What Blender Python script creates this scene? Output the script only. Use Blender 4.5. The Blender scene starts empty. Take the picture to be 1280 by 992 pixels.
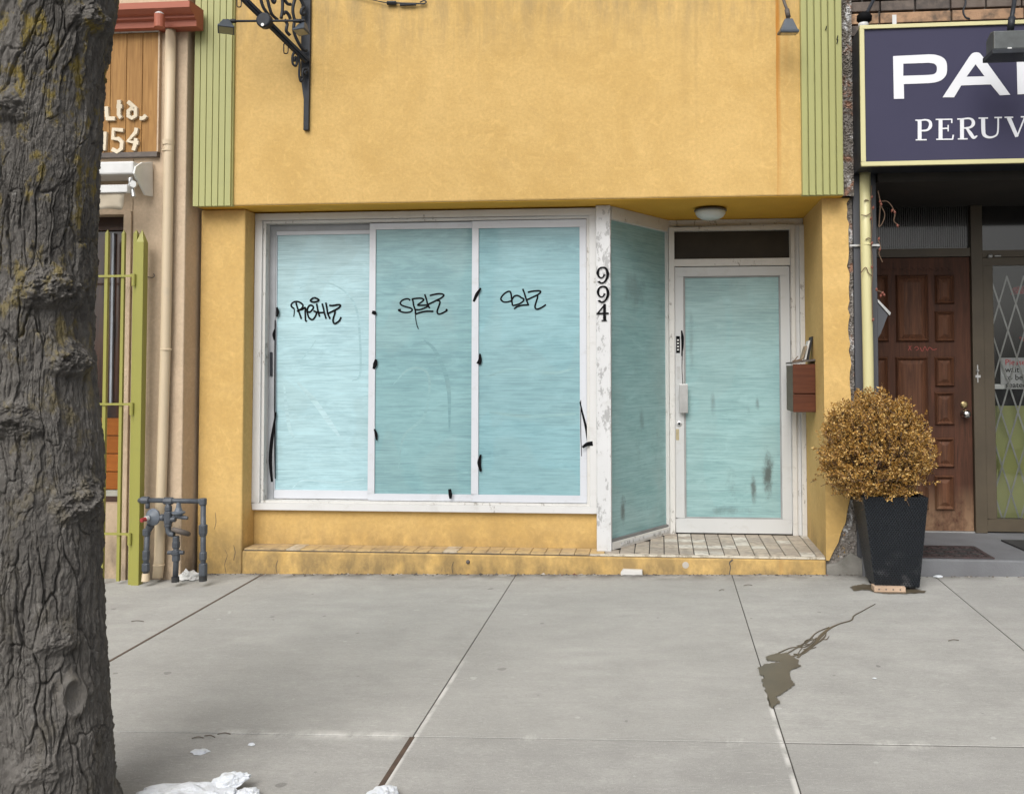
import bpy, math, random
import numpy as np
from mathutils import Vector, Matrix
random.seed(7); rng = np.random.default_rng(7)
scene = bpy.context.scene
COL = scene.collection

# ------------------------------------------------------------------ camera
YAW, PITCH, ROLL, PX, PY, F = 0.0855765, 0.0359130, -0.0023277, 729.63, 417.99, 1120.0
CAM = Vector((0.0, -6.4, 1.50))
fw = Vector((-math.sin(YAW)*math.cos(PITCH), math.cos(YAW)*math.cos(PITCH), math.sin(PITCH)))
r0 = Vector((math.cos(YAW), math.sin(YAW), 0)); u0 = r0.cross(fw)
rt = r0*math.cos(ROLL) + u0*math.sin(ROLL); upv = u0*math.cos(ROLL) - r0*math.sin(ROLL)
cd = bpy.data.cameras.new('camera'); cam = bpy.data.objects.new('camera', cd); COL.objects.link(cam)
cam.matrix_world = Matrix(((rt.x, upv.x, -fw.x, CAM.x), (rt.y, upv.y, -fw.y, CAM.y), (rt.z, upv.z, -fw.z, CAM.z), (0, 0, 0, 1)))
cd.sensor_width = 36; cd.lens = F/1280*36
cd.shift_x = (640-PX)/1280; cd.shift_y = (PY-496)/1280; cd.clip_end = 500
scene.camera = cam

# ------------------------------------------------------------------ light: overcast
SUN_EL, SUN_AZ = math.radians(44), math.radians(192)      # azimuth measured from +Y, clockwise seen from above
w = bpy.data.worlds.new('World'); scene.world = w; w.use_nodes = True
nt = w.node_tree; bg = nt.nodes['Background']
sky = nt.nodes.new('ShaderNodeTexSky'); sky.sky_type = 'NISHITA'; sky.sun_disc = False
sky.sun_elevation = SUN_EL; sky.sun_rotation = SUN_AZ; sky.air_density = 1.0; sky.dust_density = 4.0; sky.ozone_density = 1.0
hs = nt.nodes.new('ShaderNodeHueSaturation'); hs.inputs['Saturation'].default_value = 0.22
nt.links.new(sky.outputs[0], hs.inputs['Color']); nt.links.new(hs.outputs[0], bg.inputs['Color'])
bg.inputs['Strength'].default_value = 0.12
sd = bpy.data.lights.new('sun', 'SUN'); sd.energy = 1.5; sd.angle = math.radians(40); sd.color = (1.0, 0.97, 0.92)
so = bpy.data.objects.new('sun', sd); COL.objects.link(so)
sdir = Vector((math.sin(SUN_AZ)*math.cos(SUN_EL), math.cos(SUN_AZ)*math.cos(SUN_EL), math.sin(SUN_EL)))
so.rotation_euler = sdir.to_track_quat('Z', 'Y').to_euler(); so.location = (0, -6, 9)
vs = scene.view_settings
vs.view_transform = 'Standard'; vs.look = 'None'; vs.gamma = 1; vs.use_curve_mapping = False; vs.exposure = 0.52
scene.render.engine = 'CYCLES'

# ------------------------------------------------------------------ where a picture point lies on a real plane
def ray(x, y): return rt*((x-PX)/F) - upv*((y-PY)/F) + fw
def at(x, y, Y):
    d = ray(x, y); return CAM + d*((Y-CAM.y)/d.y)
def hit(x, y, p0, n):
    d = ray(x, y); return CAM + d*((p0-CAM).dot(n)/d.dot(n))
def gz(X, Y): return 0.016*X + 0.0145 + 0.02*(Y-0.1)
GN = Vector((-0.016, -0.02, 1)).normalized(); GP = Vector((0, 0.1, 0.0145))
def gnd(x, y): return hit(x, y, GP, GN)

# ------------------------------------------------------------------ mesh helpers
WL = {}
def setup(o, label, cat, group=None, kind=None):
    if label: o['label'] = label
    if cat: o['category'] = cat
    if group: o['group'] = group
    if kind: o['kind'] = kind
    return o
def thing(name, loc, label, cat, group=None):
    o = bpy.data.objects.new(name, None); COL.objects.link(o); o.location = loc; o.empty_display_size = 0.1
    WL[o.name] = Vector(loc); return setup(o, label, cat, group)
class MB:
    def __init__(s): s.v = []; s.f = []
    def add(s, vs, fs):
        n = len(s.v); s.v += [Vector(p) for p in vs]; s.f += [tuple(i+n for i in f) for f in fs]; return s
    def box(s, x0, x1, y0, y1, z0, z1):
        return s.add([(x0,y0,z0),(x1,y0,z0),(x1,y1,z0),(x0,y1,z0),(x0,y0,z1),(x1,y0,z1),(x1,y1,z1),(x0,y1,z1)],
                     [(0,3,2,1),(4,5,6,7),(0,1,5,4),(1,2,6,5),(2,3,7,6),(3,0,4,7)])
    def prism(s, poly, off, holes=()):
        off = Vector(off); poly = [Vector(p) for p in poly]
        loops = [poly] + [[Vector(p) for p in h] for h in holes]
        key = list(poly)
        for h in loops[1:]:
            # join at the closest pair
            best = min(((a-b).length, i, j) for i, a in enumerate(key) for j, b in enumerate(h))
            i, j = best[1], best[2]
            hh = h[j:] + h[:j+1]
            key = key[:i+1] + hh + key[i:]
        n = len(key)
        s.add(key, [tuple(range(n))]); s.add([p+off for p in key], [tuple(range(n))[::-1]])
        for lp in loops:
            m = len(lp)
            s.add(lp + [p+off for p in lp], [(i, (i+1) % m, m+(i+1) % m, m+i) for i in range(m)])
        return s
    def tube(s, path, rad, seg=10, caps=True, closed=False):
        path = [Vector(p) for p in path]; n = len(path)
        if not hasattr(rad, '__len__'): rad = [rad]*n
        rings = []; ref = None
        for i, p in enumerate(path):
            if closed: t = path[(i+1) % n]-path[i-1]
            else: t = path[min(i+1, n-1)]-path[max(i-1, 0)]
            t.normalize()
            if ref is None:
                ref = Vector((0, 0, 1)) if abs(t.z) < 0.9 else Vector((1, 0, 0))
            a = (ref - t*ref.dot(t)).normalized(); ref = a; b = t.cross(a)
            rings.append([p + (a*math.cos(2*math.pi*k/seg) + b*math.sin(2*math.pi*k/seg))*rad[i] for k in range(seg)])
        vs = [q for r in rings for q in r]; fs = []
        for i in range(n if closed else n-1):
            j = (i+1) % n
            for k in range(seg):
                fs.append((i*seg+k, i*seg+(k+1) % seg, j*seg+(k+1) % seg, j*seg+k))
        if caps and not closed: fs += [tuple(range(seg))[::-1], tuple((n-1)*seg+k for k in range(seg))]
        return s.add(vs, fs)
    def lathe(s, c, axis, prof, seg=20):      # prof: (radius, distance along axis)
        c = Vector(c); ax = Vector(axis).normalized(); ref = Vector((0, 0, 1)) if abs(ax.z) < .9 else Vector((1, 0, 0))
        a = (ref-ax*ref.dot(ax)).normalized(); b = ax.cross(a); vs = []; fs = []
        for r, h in prof:
            vs += [c + ax*h + (a*math.cos(2*math.pi*k/seg)+b*math.sin(2*math.pi*k/seg))*max(r, 1e-4) for k in range(seg)]
        for i in range(len(prof)-1):
            for k in range(seg): fs.append((i*seg+k, i*seg+(k+1) % seg, (i+1)*seg+(k+1) % seg, (i+1)*seg+k))
        fs += [tuple(range(seg))[::-1], tuple((len(prof)-1)*seg+k for k in range(seg))]
        return s.add(vs, fs)
    def bar(s, a, b, w, d, side=None):        # rectangular bar from a to b
        a = Vector(a); b = Vector(b); t = (b-a).normalized()
        side = Vector(side) if side else Vector((0, 1, 0))
        x = (side - t*side.dot(t)).normalized(); y = t.cross(x); vs = []
        for p in (a, b):
            for i, j in ((-1,-1),(1,-1),(1,1),(-1,1)): vs.append(p + x*(d/2*i) + y*(w/2*j))
        return s.add(vs, [(0,3,2,1),(4,5,6,7),(0,1,5,4),(1,2,6,5),(2,3,7,6),(3,0,4,7)])
    def build(s, name, mat, parent=None, bevel=0, smooth=False, seg=2, label=None, cat=None, group=None, kind=None):
        xs = [p.x for p in s.v]; ys = [p.y for p in s.v]; zs = [p.z for p in s.v]
        org = Vector(((min(xs)+max(xs))/2, (min(ys)+max(ys))/2, min(zs)))
        me = bpy.data.meshes.new(name); me.from_pydata([p-org for p in s.v], [], s.f); me.update()
        import bmesh
        bm = bmesh.new(); bm.from_mesh(me); bmesh.ops.remove_doubles(bm, verts=bm.verts, dist=1e-5)
        bmesh.ops.recalc_face_normals(bm, faces=bm.faces); bm.to_mesh(me); bm.free()
        me.materials.append(mat)
        if smooth: me.polygons.foreach_set('use_smooth', [True]*len(me.polygons))
        o = bpy.data.objects.new(name, me); COL.objects.link(o); WL[o.name] = org
        if parent: o.parent = parent; o.location = org - WL[parent.name]
        else: o.location = org
        if bevel:
            b = o.modifiers.new('bevel', 'BEVEL'); b.width = bevel; b.segments = seg; b.limit_method = 'ANGLE'
        if smooth == 'auto':
            b = o.modifiers.new('n', 'WEIGHTED_NORMAL')
        return setup(o, label, cat, group, kind)
def copy_part(o, loc, parent):
    c = o.copy(); COL.objects.link(c); c.parent = parent; c.location = Vector(loc) - WL[parent.name]; WL[c.name] = Vector(loc); return c
def crom(pts, n=6):                            # smooth curve through points
    if len(pts) < 3: return [Vector(p) for p in pts]
    P = [Vector(p) for p in pts]; P = [P[0]*2-P[1]] + P + [P[-1]*2-P[-2]]; out = []
    for i in range(1, len(P)-2):
        a, b, c, d = P[i-1:i+3]
        for k in range(n):
            t = k/n
            out.append(0.5*((2*b) + (c-a)*t + (2*a-5*b+4*c-d)*t*t + (3*b-a-3*c+d)*t*t*t))
    return out + [P[-2]]
def stroke(mb, pts, wid, nrm, th=0.0008, lift=0.0, n=6, smooth=True):
    """a flat painted or cut line of varying width lying on the plane with normal nrm"""
    nrm = Vector(nrm).normalized(); m = len(pts)
    C = crom(pts, n) if smooth else [Vector(p) for p in pts]; k = len(C)
    if not hasattr(wid, '__len__'): wid = [wid]*m
    W = [float(np.interp(i/(k-1)*(m-1), range(m), wid)) for i in range(k)]
    L = []; R = []
    for i in range(k):
        t = (C[min(i+1, k-1)]-C[max(i-1, 0)]).normalized(); sd_ = nrm.cross(t)*W[i]/2
        L.append(C[i]+sd_+nrm*lift); R.append(C[i]-sd_+nrm*lift)
    vs = [p+nrm*th for p in L] + [p+nrm*th for p in R] + L + R; fs = []
    for i in range(k-1):
        fs += [(i, i+1, k+i+1, k+i), (i, 2*k+i, 2*k+i+1, i+1), (k+i, k+i+1, 3*k+i+1, 3*k+i)]
    fs += [(0, k, 3*k, 2*k), (k-1, 3*k-1, 4*k-1, 2*k-1)]
    return mb.add(vs, fs)

# ------------------------------------------------------------------ material helpers
class N:
    def __init__(s, name):
        s.m = bpy.data.materials.new(name); s.m.use_nodes = True; s.t = s.m.node_tree
        s.b = s.t.nodes['Principled BSDF']
        s.pos = s.t.nodes.new('ShaderNodeNewGeometry').outputs['Position']
    def new(s, t, **k):
        n = s.t.nodes.new(t)
        for a, b in k.items(): setattr(n, a, b)
        return n
    def put(s, sock, v):
        if v is None: return
        if hasattr(v, 'is_output'): s.t.links.new(v, sock)
        else:
            if sock.type == 'RGBA' and len(v) == 3: v = (*v, 1)
            sock.default_value = v
    def map(s, scale=(1,1,1), loc=(0,0,0), rot=(0,0,0), vec=None):
        n = s.new('ShaderNodeMapping'); s.put(n.inputs['Vector'], vec or s.pos)
        n.inputs['Scale'].default_value = scale; n.inputs['Location'].default_value = loc; n.inputs['Rotation'].default_value = rot
        return n.outputs[0]
    def noise(s, scale, stretch=(1,1,1), detail=5, rough=.55, dist=0, loc=(0,0,0)):
        n = s.new('ShaderNodeTexNoise'); s.put(n.inputs['Vector'], s.map(stretch, loc))
        n.inputs['Scale'].default_value = scale; n.inputs['Detail'].default_value = detail; n.inputs['Roughness'].default_value = rough; n.inputs['Distortion'].default_value = dist
        return n.outputs['Fac']
    def vor(s, scale, stretch=(1,1,1), feature='F1', rnd=1):
        n = s.new('ShaderNodeTexVoronoi', feature=feature); s.put(n.inputs['Vector'], s.map(stretch)); n.inputs['Scale'].default_value = scale
        n.inputs['Randomness'].default_value = rnd; return n.outputs['Distance']
    def rng(s, x, a, b, c=0., d=1., smooth=False):
        n = s.new('ShaderNodeMapRange'); n.clamp = True
        if smooth: n.interpolation_type = 'SMOOTHSTEP'
        for k, v in zip(('Value', 'From Min', 'From Max', 'To Min', 'To Max'), (x, a, b, c, d)): s.put(n.inputs[k], v)
        return n.outputs[0]
    def math(s, op, a, b=None):
        n = s.new('ShaderNodeMath', operation=op); s.put(n.inputs[0], a); s.put(n.inputs[1], b); return n.outputs[0]
    def mul(s, a, b): return s.math('MULTIPLY', a, b)
    def mix(s, f, a, b):
        n = s.new('ShaderNodeMix', data_type='RGBA'); s.put(n.inputs[0], f); s.put(n.inputs[6], a); s.put(n.inputs[7], b); return n.outputs[2]
    def xyz(s, i): 
        n = s.new('ShaderNodeSeparateXYZ'); s.put(n.inputs[0], s.pos); return n.outputs[i]
    def rand(s): return s.new('ShaderNodeObjectInfo').outputs['Random']
    def island(s): return s.new('ShaderNodeNewGeometry').outputs['Random Per Island']
    def bump(s, h, strength=.3, dist=.01, prev=None):
        n = s.new('ShaderNodeBump'); n.inputs['Strength'].default_value = strength; n.inputs['Distance'].default_value = dist
        s.put(n.inputs['Height'], h)
        if prev: s.put(n.inputs['Normal'], prev)
        return n.outputs[0]
    def done(s, col, rough=.7, normal=None, metal=0, coat=0, spec=.5):
        s.put(s.b.inputs['Base Color'], col); s.put(s.b.inputs['Roughness'], rough); s.put(s.b.inputs['Metallic'], metal)
        s.put(s.b.inputs['Specular IOR Level'], spec)
        if coat: s.b.inputs['Coat Weight'].default_value = coat; s.b.inputs['Coat Roughness'].default_value = .04
        if normal: s.put(s.b.inputs['Normal'], normal)
        return s.m
def simple(name, c1, c2=None, scale=6, rough=.6, bump=0, bscale=60, stretch=(1,1,1), metal=0, coat=0, spec=.5, rnd=0):
    n = N(name); c2 = c2 or tuple(x*.75 for x in c1)
    col = n.mix(n.rng(n.noise(scale, stretch), .3, .7), c1, c2)
    if rnd: col = n.mix(n.rng(n.rand(), 0, 1, 0, rnd), col, tuple(x*.45 for x in c1))
    nr = n.bump(n.noise(bscale, stretch, detail=6), bump, .01) if bump else None
    return n.done(col, rough, nr, metal, coat, spec)

def stucco(name, c1, c2, grime, rust=False):
    n = N(name); X, Z = n.xyz(0), n.xyz(2)
    col = n.mix(n.rng(n.noise(1.6, detail=9, rough=.7, dist=.4), .38, .62), c1, c2)
    col = n.mix(n.rng(n.noise(45, detail=4), .35, .75, 0, .42), col, tuple(x*.68 for x in c1))
    col = n.mix(n.rng(n.noise(11, detail=6, rough=.65, dist=1.5), .54, .70, 0, .4), col, tuple(min(1, x*1.16) for x in c1))
    col = n.mix(n.rng(n.noise(5, (1, 1, .8), 9, .75, .6, (9, 2, 0)), .55, .72, 0, .4), col, tuple(x*.70 for x in c1))
    # dirt where rain splashes off the pavement, in uneven patches
    low = n.mul(n.rng(Z, .02, .36, 1, 0), n.rng(n.noise(7, (1, 1, .6), 7, .65), .36, .60))
    col = n.mix(n.mul(low, .85), col, grime)
    # dark pocks
    pk = n.mul(n.rng(n.noise(70, detail=2), .74, .78), n.rng(n.noise(3, loc=(4, 0, 0)), .5, .62))
    col = n.mix(n.mul(pk, .6), col, grime)
    if rust:
        top = n.mul(n.rng(Z, 3.72, 4.15), n.rng(n.noise(5, (2.2, 1, .35), 7, .7), .42, .66))
        col = n.mix(n.mul(top, .5), col, (.22, .18, .11))
        stk = n.rng(n.noise(9, (3.2, 1, .07), 4, .6), .6, .74)
        col = n.mix(n.mul(stk, n.rng(Z, 3.0, 4.1, .05, .3)), col, (.33, .24, .11))
        xw = n.math('ADD', X, n.rng(n.noise(2.5, (1, 1, 1)), 0, 1, -.012, .012))
        for x0, wd, z0, a in ((.845, .022, 2.9, 1.0), (.835, .008, 2.6, 1.0), (.90, .03, 3.55, .4), (.185, .06, 3.1, .22), (.265, .02, 2.8, .2)):
            d = n.math('ABSOLUTE', n.math('SUBTRACT', xw, x0))
            k = n.mul(n.rng(d, 0, wd, 1, 0, True), n.rng(Z, z0-.1, z0+1.2, .15, 1))
            k = n.mul(k, n.rng(n.noise(14, (1, 1, .15)), .2, .45))
            col = n.mix(n.mul(k, a), col, (.46, .19, .03) if x0 > .5 else (.30, .21, .09))
    h = n.math('ADD', n.noise(160, detail=5, rough=.7), n.mul(n.noise(14, detail=4), 1.6))
    return n.done(col, .9, n.bump(h, .55, .006), spec=.25)
YELLOW = stucco('yellow_stucco', (.625, .420, .162), (.545, .355, .125), (.20, .145, .075), True)
SOFFIT = simple('soffit_ochre_with_bounce_light', (.66, .37, .035), (.58, .32, .03), 3, .85, .3, 120)  # deeper ochre: yellow light bounced under the overhang is put into the colour
BEIGE = stucco('beige_stucco', (.56, .44, .315), (.50, .385, .27), (.17, .14, .11))

def painted(name, c, peel=(.25, .23, .2), amt=.62, rough=.5, dirt=(.3, .28, .24), ps=9):
    n = N(name)
    col = n.mix(n.rng(n.noise(4, (1, 1, .5), 6), .35, .75, 0, .4), c, tuple(x*.82 for x in c))
    pn = n.math('ADD', n.mul(n.noise(ps, (1.6, 1.6, .8), 9, .72), .7), n.mul(n.noise(2.2, loc=(3, 0, 1)), .3))
    col = n.mix(n.mul(n.rng(pn, amt, amt+.03), .8), col, peel)
    col = n.mix(n.rng(n.noise(9, (1, 1, 1.5), 7, .7, 0, (1, 1, 9)), .55, .8, 0, .35), col, dirt)
    h = n.rng(pn, amt-.01, amt+.03, 1, 0)
    return n.done(col, rough, n.bump(h, .35, .002))
WHITEWOOD = painted('white_painted_wood', (.61, .61, .605), amt=.62)
POSTWOOD = painted('peeling_post_paint', (.60, .605, .61), (.30, .30, .30), .535, ps=14)
OLDWHITE = painted('grimy_white_paint', (.60, .59, .565), (.25, .23, .2), .57, ps=16)
ALU = painted('white_aluminium', (.57, .59, .63), (.40, .46, .47), .78, .38)
DOORALU = painted('grey_aluminium', (.52, .53, .53), (.30, .33, .32), .72, .38)

def whitewash(name, c1, c2, seed, dark=(.25, .33, .32), dk=.2, spots=()):
    n = N(name)
    br = n.noise(1, (2.2, 2.2, 24), 8, .70, 1.1, (seed, 0, seed))
    lg = n.noise(1.5, (1, 1, 1.3), 3, .5, .8, (seed*2, 0, 0))
    fac = n.math('ADD', n.mul(br, .55), n.mul(lg, .45))
    col = n.mix(n.rng(fac, .40, .60), c1, c2)
    col = n.mix(n.rng(n.noise(2.3, (1, 1, 2.4), 5, .6, 1.0, (seed, 3, 0)), .48, .72, 0, .45), col, tuple(min(.8, x*1.18) for x in c1))
    # brush hairs, and broad wiped passes that left the coat thinner
    hair = n.noise(3.2, (1.0, 1.0, 36), 5, .65, .7, (0, 0, seed*5))
    col = n.mix(n.rng(hair, .50, .66, 0, .55), col, tuple(x*.72 for x in c2))
    col = n.mix(n.rng(hair, .34, .48, .45, 0), col, tuple(min(.9, x*1.22) for x in c1))
    milk = n.noise(2.0, (1.2, 1.2, 5), 8, .72, 1.4, (seed*2, 1, 4))
    col = n.mix(n.rng(milk, .50, .70, 0, .5), col, tuple(min(.75, x*1.28) for x in c1)); col = n.mix(n.rng(milk, .28, .44, .4, 0), col, tuple(x*.80 for x in c2))
    wipe = n.noise(1.1, (1.3, 1.3, .8), 1, .4, 1.6, (seed*3, 0, 1))
    col = n.mix(n.rng(wipe, .50, .53, 0, .13), col, dark)
    # grime
    gr = n.mul(n.rng(n.noise(3.1, (1.4, 1.4, .7), 9, .74, 0, (0, 0, seed)), .60, .78), n.rng(n.noise(30, detail=4), .3, .65))
    col = n.mix(n.mul(gr, dk), col, (.09, .11, .10))
    for x0, z0, rx_, rz_, k in spots:
        dx = n.mul(n.math('SUBTRACT', n.xyz(0), x0), 1/rx_); dz = n.mul(n.math('SUBTRACT', n.xyz(2), z0), 1/rz_)
        d = n.math('SQRT', n.math('ADD', n.mul(dx, dx), n.mul(dz, dz)))
        d = n.math('ADD', d, n.rng(n.noise(11, (1, 1, .6), 8, .7), .2, .8, -.7, .7))
        col = n.mix(n.rng(d, .1, 1, k, 0, True), col, (.06, .07, .065))
    return n.done(col, .5, n.bump(br, .12, .002), coat=.45)
PANE_A = whitewash('whitewashed_glass_pale', (0.364, 0.541, 0.581), (0.287, 0.452, 0.497), 1.3)
PANE_B = whitewash('whitewashed_glass_teal', (0.211, 0.372, 0.392), (0.146, 0.286, 0.312), 4.1)
PANE_C = whitewash('whitewashed_glass_blue', (0.221, 0.394, 0.430), (0.157, 0.313, 0.350), 7.7)
PANE_S = whitewash('whitewashed_side_glass', (0.249, 0.405, 0.418), (0.175, 0.324, 0.333), 2.9, dk=.6, spots=((-.29, .42, .025, .10, .75), (-.15, 1.1, .03, .12, .35), (-.2, 2.1, .1, .2, .3)))
PANE_D = whitewash('whitewashed_door_glass', (0.265, 0.427, 0.435), (0.180, 0.329, 0.339), 5.4, dk=.75, spots=((.86, .62, .06, .20, .9), (.74, .52, .03, .15, .8), (.55, .34, .2, .05, .4), (.78, 1.2, .02, .06, .5), (.42, 1.2, .03, .12, .35), (.25, 1.7, .03, .3, .3)))

def concrete(name, c, kerb=False):
    n = N(name); X, Y = n.xyz(0), n.xyz(1)
    c2 = tuple(x*.74 for x in c)
    col = n.mix(n.rng(n.noise(1.3, detail=8, rough=.65), .3, .7), c, c2)
    col = n.mix(n.rng(n.noise(7, (.35, 1.3, 1), 7, .68), .4, .68, 0, .6), col, tuple(x*.66 for x in c))
    col = n.mix(n.rng(n.noise(120, (.5, 1.4, 1), 4, .75), .48, .72, 0, .6), col, tuple(x*.55 for x in c))
    col = n.mix(n.rng(n.noise(60, (.4, 1.5, 1), 5, .75, 0, (2, 2, 0)), .54, .72, 0, .45), col, tuple(min(1, x*1.35) for x in c))
    col = n.mix(n.rng(n.noise(2.6, detail=9, rough=.72, loc=(7, 3, 0)), .50, .66, 0, .55), col, tuple(x*.64 for x in c))
    col = n.mix(n.mul(n.rng(n.noise(9, detail=1, loc=(3, 1, 0)), .775, .79), .6), col, (.12, .115, .11))
    col = n.mix(n.mul(n.rng(n.noise(13, detail=1, loc=(8, 4, 0)), .79, .80), .5), col, (.55, .55, .53))
    col = n.mix(n.rng(n.rand(), 0, 1, 0, .28), col, tuple(x*.72 for x in c))
    col = n.mix(n.rng(n.noise(340, detail=1), .62, .70, 0, .55), col, tuple(x*.42 for x in c)); col = n.mix(n.rng(n.noise(290, detail=1, loc=(1, 5, 0)), .66, .72, 0, .5), col, (.6, .59, .56))
    for xj, y0_, y1_ in ((.485, -2.0, -2.3), (-1.04, -1.6, -2.0)):
        e_ = n.mul(n.rng(n.math('ABSOLUTE', n.math('SUBTRACT', X, xj)), .004, .016, 1, 0), n.mul(n.rng(Y, y1_, y0_, 1, 0), n.rng(n.noise(8), .35, .55)))
        col = n.mix(n.mul(e_, .7), col, (.66, .65, .62))
    # road salt dried along the long joint
    d = n.math('ABSOLUTE', n.math('ADD', Y, 2.63)); sal = n.mul(n.rng(d, .0, .06, 1, 0), n.rng(n.noise(2.3, (1, .4, 1), 7, .72), .55, .66))
    col = n.mix(n.mul(sal, .75), col, (.62, .61, .58))
    # foot of the buildings: damp dirt
    f = n.mul(n.rng(Y, -.09, .085), n.rng(n.noise(6, detail=6), .38, .6)); col = n.mix(n.mul(f, .8), col, (.085, .075, .065))
    h = n.math('ADD', n.noise(260, (.5, 1.6, 1), 4, .7), n.mul(n.noise(25, detail=5), .8))
    return n.done(col, n.rng(n.noise(3), .3, .7, .75, .92), n.bump(h, .35, .004), spec=.35)
SLAB = concrete('sidewalk_concrete', (.43, .424, .40)); SLAB2 = concrete('sidewalk_concrete_grey', (.40, .394, .374))
GREEN = painted('green_paint', (.36, .36, .145), (.22, .22, .12), .74, .55, (.28, .29, .14))
LIME = painted('lime_gate_paint', (.275, .265, .058), (.16, .16, .07), .74, .45, (.2, .21, .07))
CREAM = painted('cream_paint', (.56, .455, .315), (.3, .22, .15), .76, .5)
PIPEYEL = painted('pale_yellow_paint', (.56, .52, .275), (.35, .3, .17), .74, .4, (.5, .45, .25))
TERRA = painted('terracotta_paint', (.36, .105, .06), (.2, .08, .05), .72, .6, (.22, .08, .05))
IRON = simple('black_iron', (.022, .026, .034), (.012, .014, .018), 12, .5, .15, spec=.3)
BLACK = simple('black_paint', (.004, .004, .005), (.006, .006, .007), 10, .7, spec=.08)
GREYMET = simple('grey_painted_pipe', (.07, .08, .095), (.042, .048, .058), 18, .5, .25, 90)
RUSTY = simple('rusty_brown_iron', (.12, .10, .085), (.07, .06, .055), 20, .7, .3)
STEEL = simple('brushed_steel', (.55, .55, .54), (.42, .42, .41), 9, .35, metal=.7)
CHROME = simple('polished_knob', (.75, .74, .72), (.6, .58, .55), 9, .15, metal=1)
BRASS = simple('brass', (.6, .48, .25), (.45, .35, .18), 9, .3, metal=.9)
WHITE = simple('white_plastic', (.62, .62, .61), (.54, .54, .53), 9, .45)
REDP = simple('red_plastic', (.35, .03, .03), (.22, .03, .03), 12, .5)
DARKGREY = painted('dark_grey_wall_paint', (.060, .063, .072), (.12, .12, .12), .75, .6, (.04, .04, .045))
BRONZE = simple('brown_door_frame', (.085, .068, .046), (.065, .052, .036), 5, .45, spec=.3)
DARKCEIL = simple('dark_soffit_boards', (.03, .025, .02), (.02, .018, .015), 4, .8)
DARKGLASS = simple('dark_glass', (.012, .012, .012), (.02, .018, .016), 3, .08, coat=.5)
BROWNGLASS = simple('dirty_brown_transom_glass', (.03, .024, .017), (.045, .036, .025), 6, .5, spec=.15)
LAMPGLASS = simple('frosted_lamp_glass', (.62, .66, .65), (.5, .54, .53), 6, .35)
STONE = simple('grey_step_paint', (.16, .165, .175), (.12, .122, .13), 4, .75, .3, 90)
RUBBER = simple('black_rubber', (.02, .02, .02), (.03, .03, .03), 20, .8, .3)
MATR = simple('dark_red_rubber', (.06, .035, .035), (.035, .03, .03), 12, .75, .3)
FABRIC = simple('awning_canvas', (.52, .46, .36), (.42, .36, .27), 5, .9, .2, 200)
OLIVE = simple('olive_panel', (.26, .27, .09), (.22, .23, .08), 2, .6)
PAPER = simple('paper_white', (.58, .58, .57), (.48, .48, .46), 4, .8)

def wood(name, c1, c2, axis='Z', scale=1, rough=.6, worn=None):
    n = N(name); st = (22, 22, 1.4) if axis == 'Z' else (1.4, 22, 22)
    g = n.noise(1.6*scale, st, 7, .65, 1.2)
    col = n.mix(n.rng(g, .32, .68), c1, c2)
    col = n.mix(n.rng(n.rand(), 0, 1, 0, .4), col, tuple(x*.6 for x in c1))
    col = n.mix(n.rng(n.noise(3, (1, 1, .5), 6), .5, .75, 0, .5), col, tuple(x*.5 for x in c2))
    if worn:
        Z = n.xyz(2); m = n.mul(n.rng(Z, .2, .55, 1, 0), n.rng(n.noise(6, (1, 1, .7), 7, .7), .36, .6)); col = n.mix(m, col, worn)
    return n.done(col, rough, n.bump(g, .25, .004), spec=.2)
PLANK = wood('stained_cedar', (.42, .23, .08), (.22, .11, .035))
DOORWOOD = wood('old_red_brown_door', (.105, .042, .024), (.034, .018, .012), worn=(.24, .15, .09))
DOORPANEL = wood('worn_door_panel', (.145, .062, .032), (.046, .022, .015), worn=(.22, .13, .075))
BOXWOODMAT = wood('mailbox_cedar', (.115, .038, .018), (.065, .022, .012), axis='X')
CREAMWOOD = wood('cream_letter_wood', (.70, .62, .48), (.58, .50, .37))
ORANGE = wood('orange_panel_wood', (.38, .13, .025), (.28, .09, .02), axis='X')

n = N('navy_sign_face'); NAVY = n.done(n.mix(n.rng(n.noise(1.5), .3, .7), (.041, .039, .076), (.035, .034, .067)), .55, spec=.2)
n = N('white_vinyl'); VINYL = n.done((.66, .67, .70), .4)
n = N('grey_brick'); col = n.mix(n.rng(n.rand(), 0, 1), (.13, .10, .082), (.065, .056, .052))
BRICK = n.done(n.mix(n.rng(n.noise(18, detail=7), .4, .7), col, (.15, .12, .10)), .9, n.bump(n.noise(90, detail=6), .6, .006))
n = N('brown_stone'); col = n.mix(n.rng(n.rand(), 0, 1), (.42, .26, .15), (.33, .20, .12))
BROWNSTONE = n.done(n.mix(n.rng(n.noise(14, detail=7), .45, .7), col, (.12, .085, .06)), .9, n.bump(n.noise(80, detail=6), .6, .006))
MORTAR = simple('mortar', (.16, .145, .13), (.09, .085, .08), 30, .95, .5, 120)
n = N('rubble'); c = n.mix(n.rng(n.noise(7, detail=7, rough=.7), .35, .65), (.27, .25, .23), (.13, .11, .09))
c = n.mix(n.rng(n.noise(13, (1, 1, .5), 7, .7, 0, (5, 0, 0)), .57, .62), c, (.55, .55, .55)); c = n.mix(n.rng(n.noise(9, detail=5, loc=(0, 7, 0)), .6, .66), c, (.28, .16, .11))
RUBBLE = n.done(c, .95, n.bump(n.noise(70, detail=8, rough=.7), .8, .012))
n = N('floor_tile'); c = n.mix(n.rng(n.rand(), 0, 1), (.44, .375, .30), (.31, .27, .23)); c = n.mix(n.rng(n.rand(), .86, .9), c, (.56, .53, .47))
TILE = n.done(n.mix(n.rng(n.noise(20, detail=6), .45, .75), c, (.22, .19, .16)), .6, n.bump(n.noise(60), .2, .003))
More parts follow.
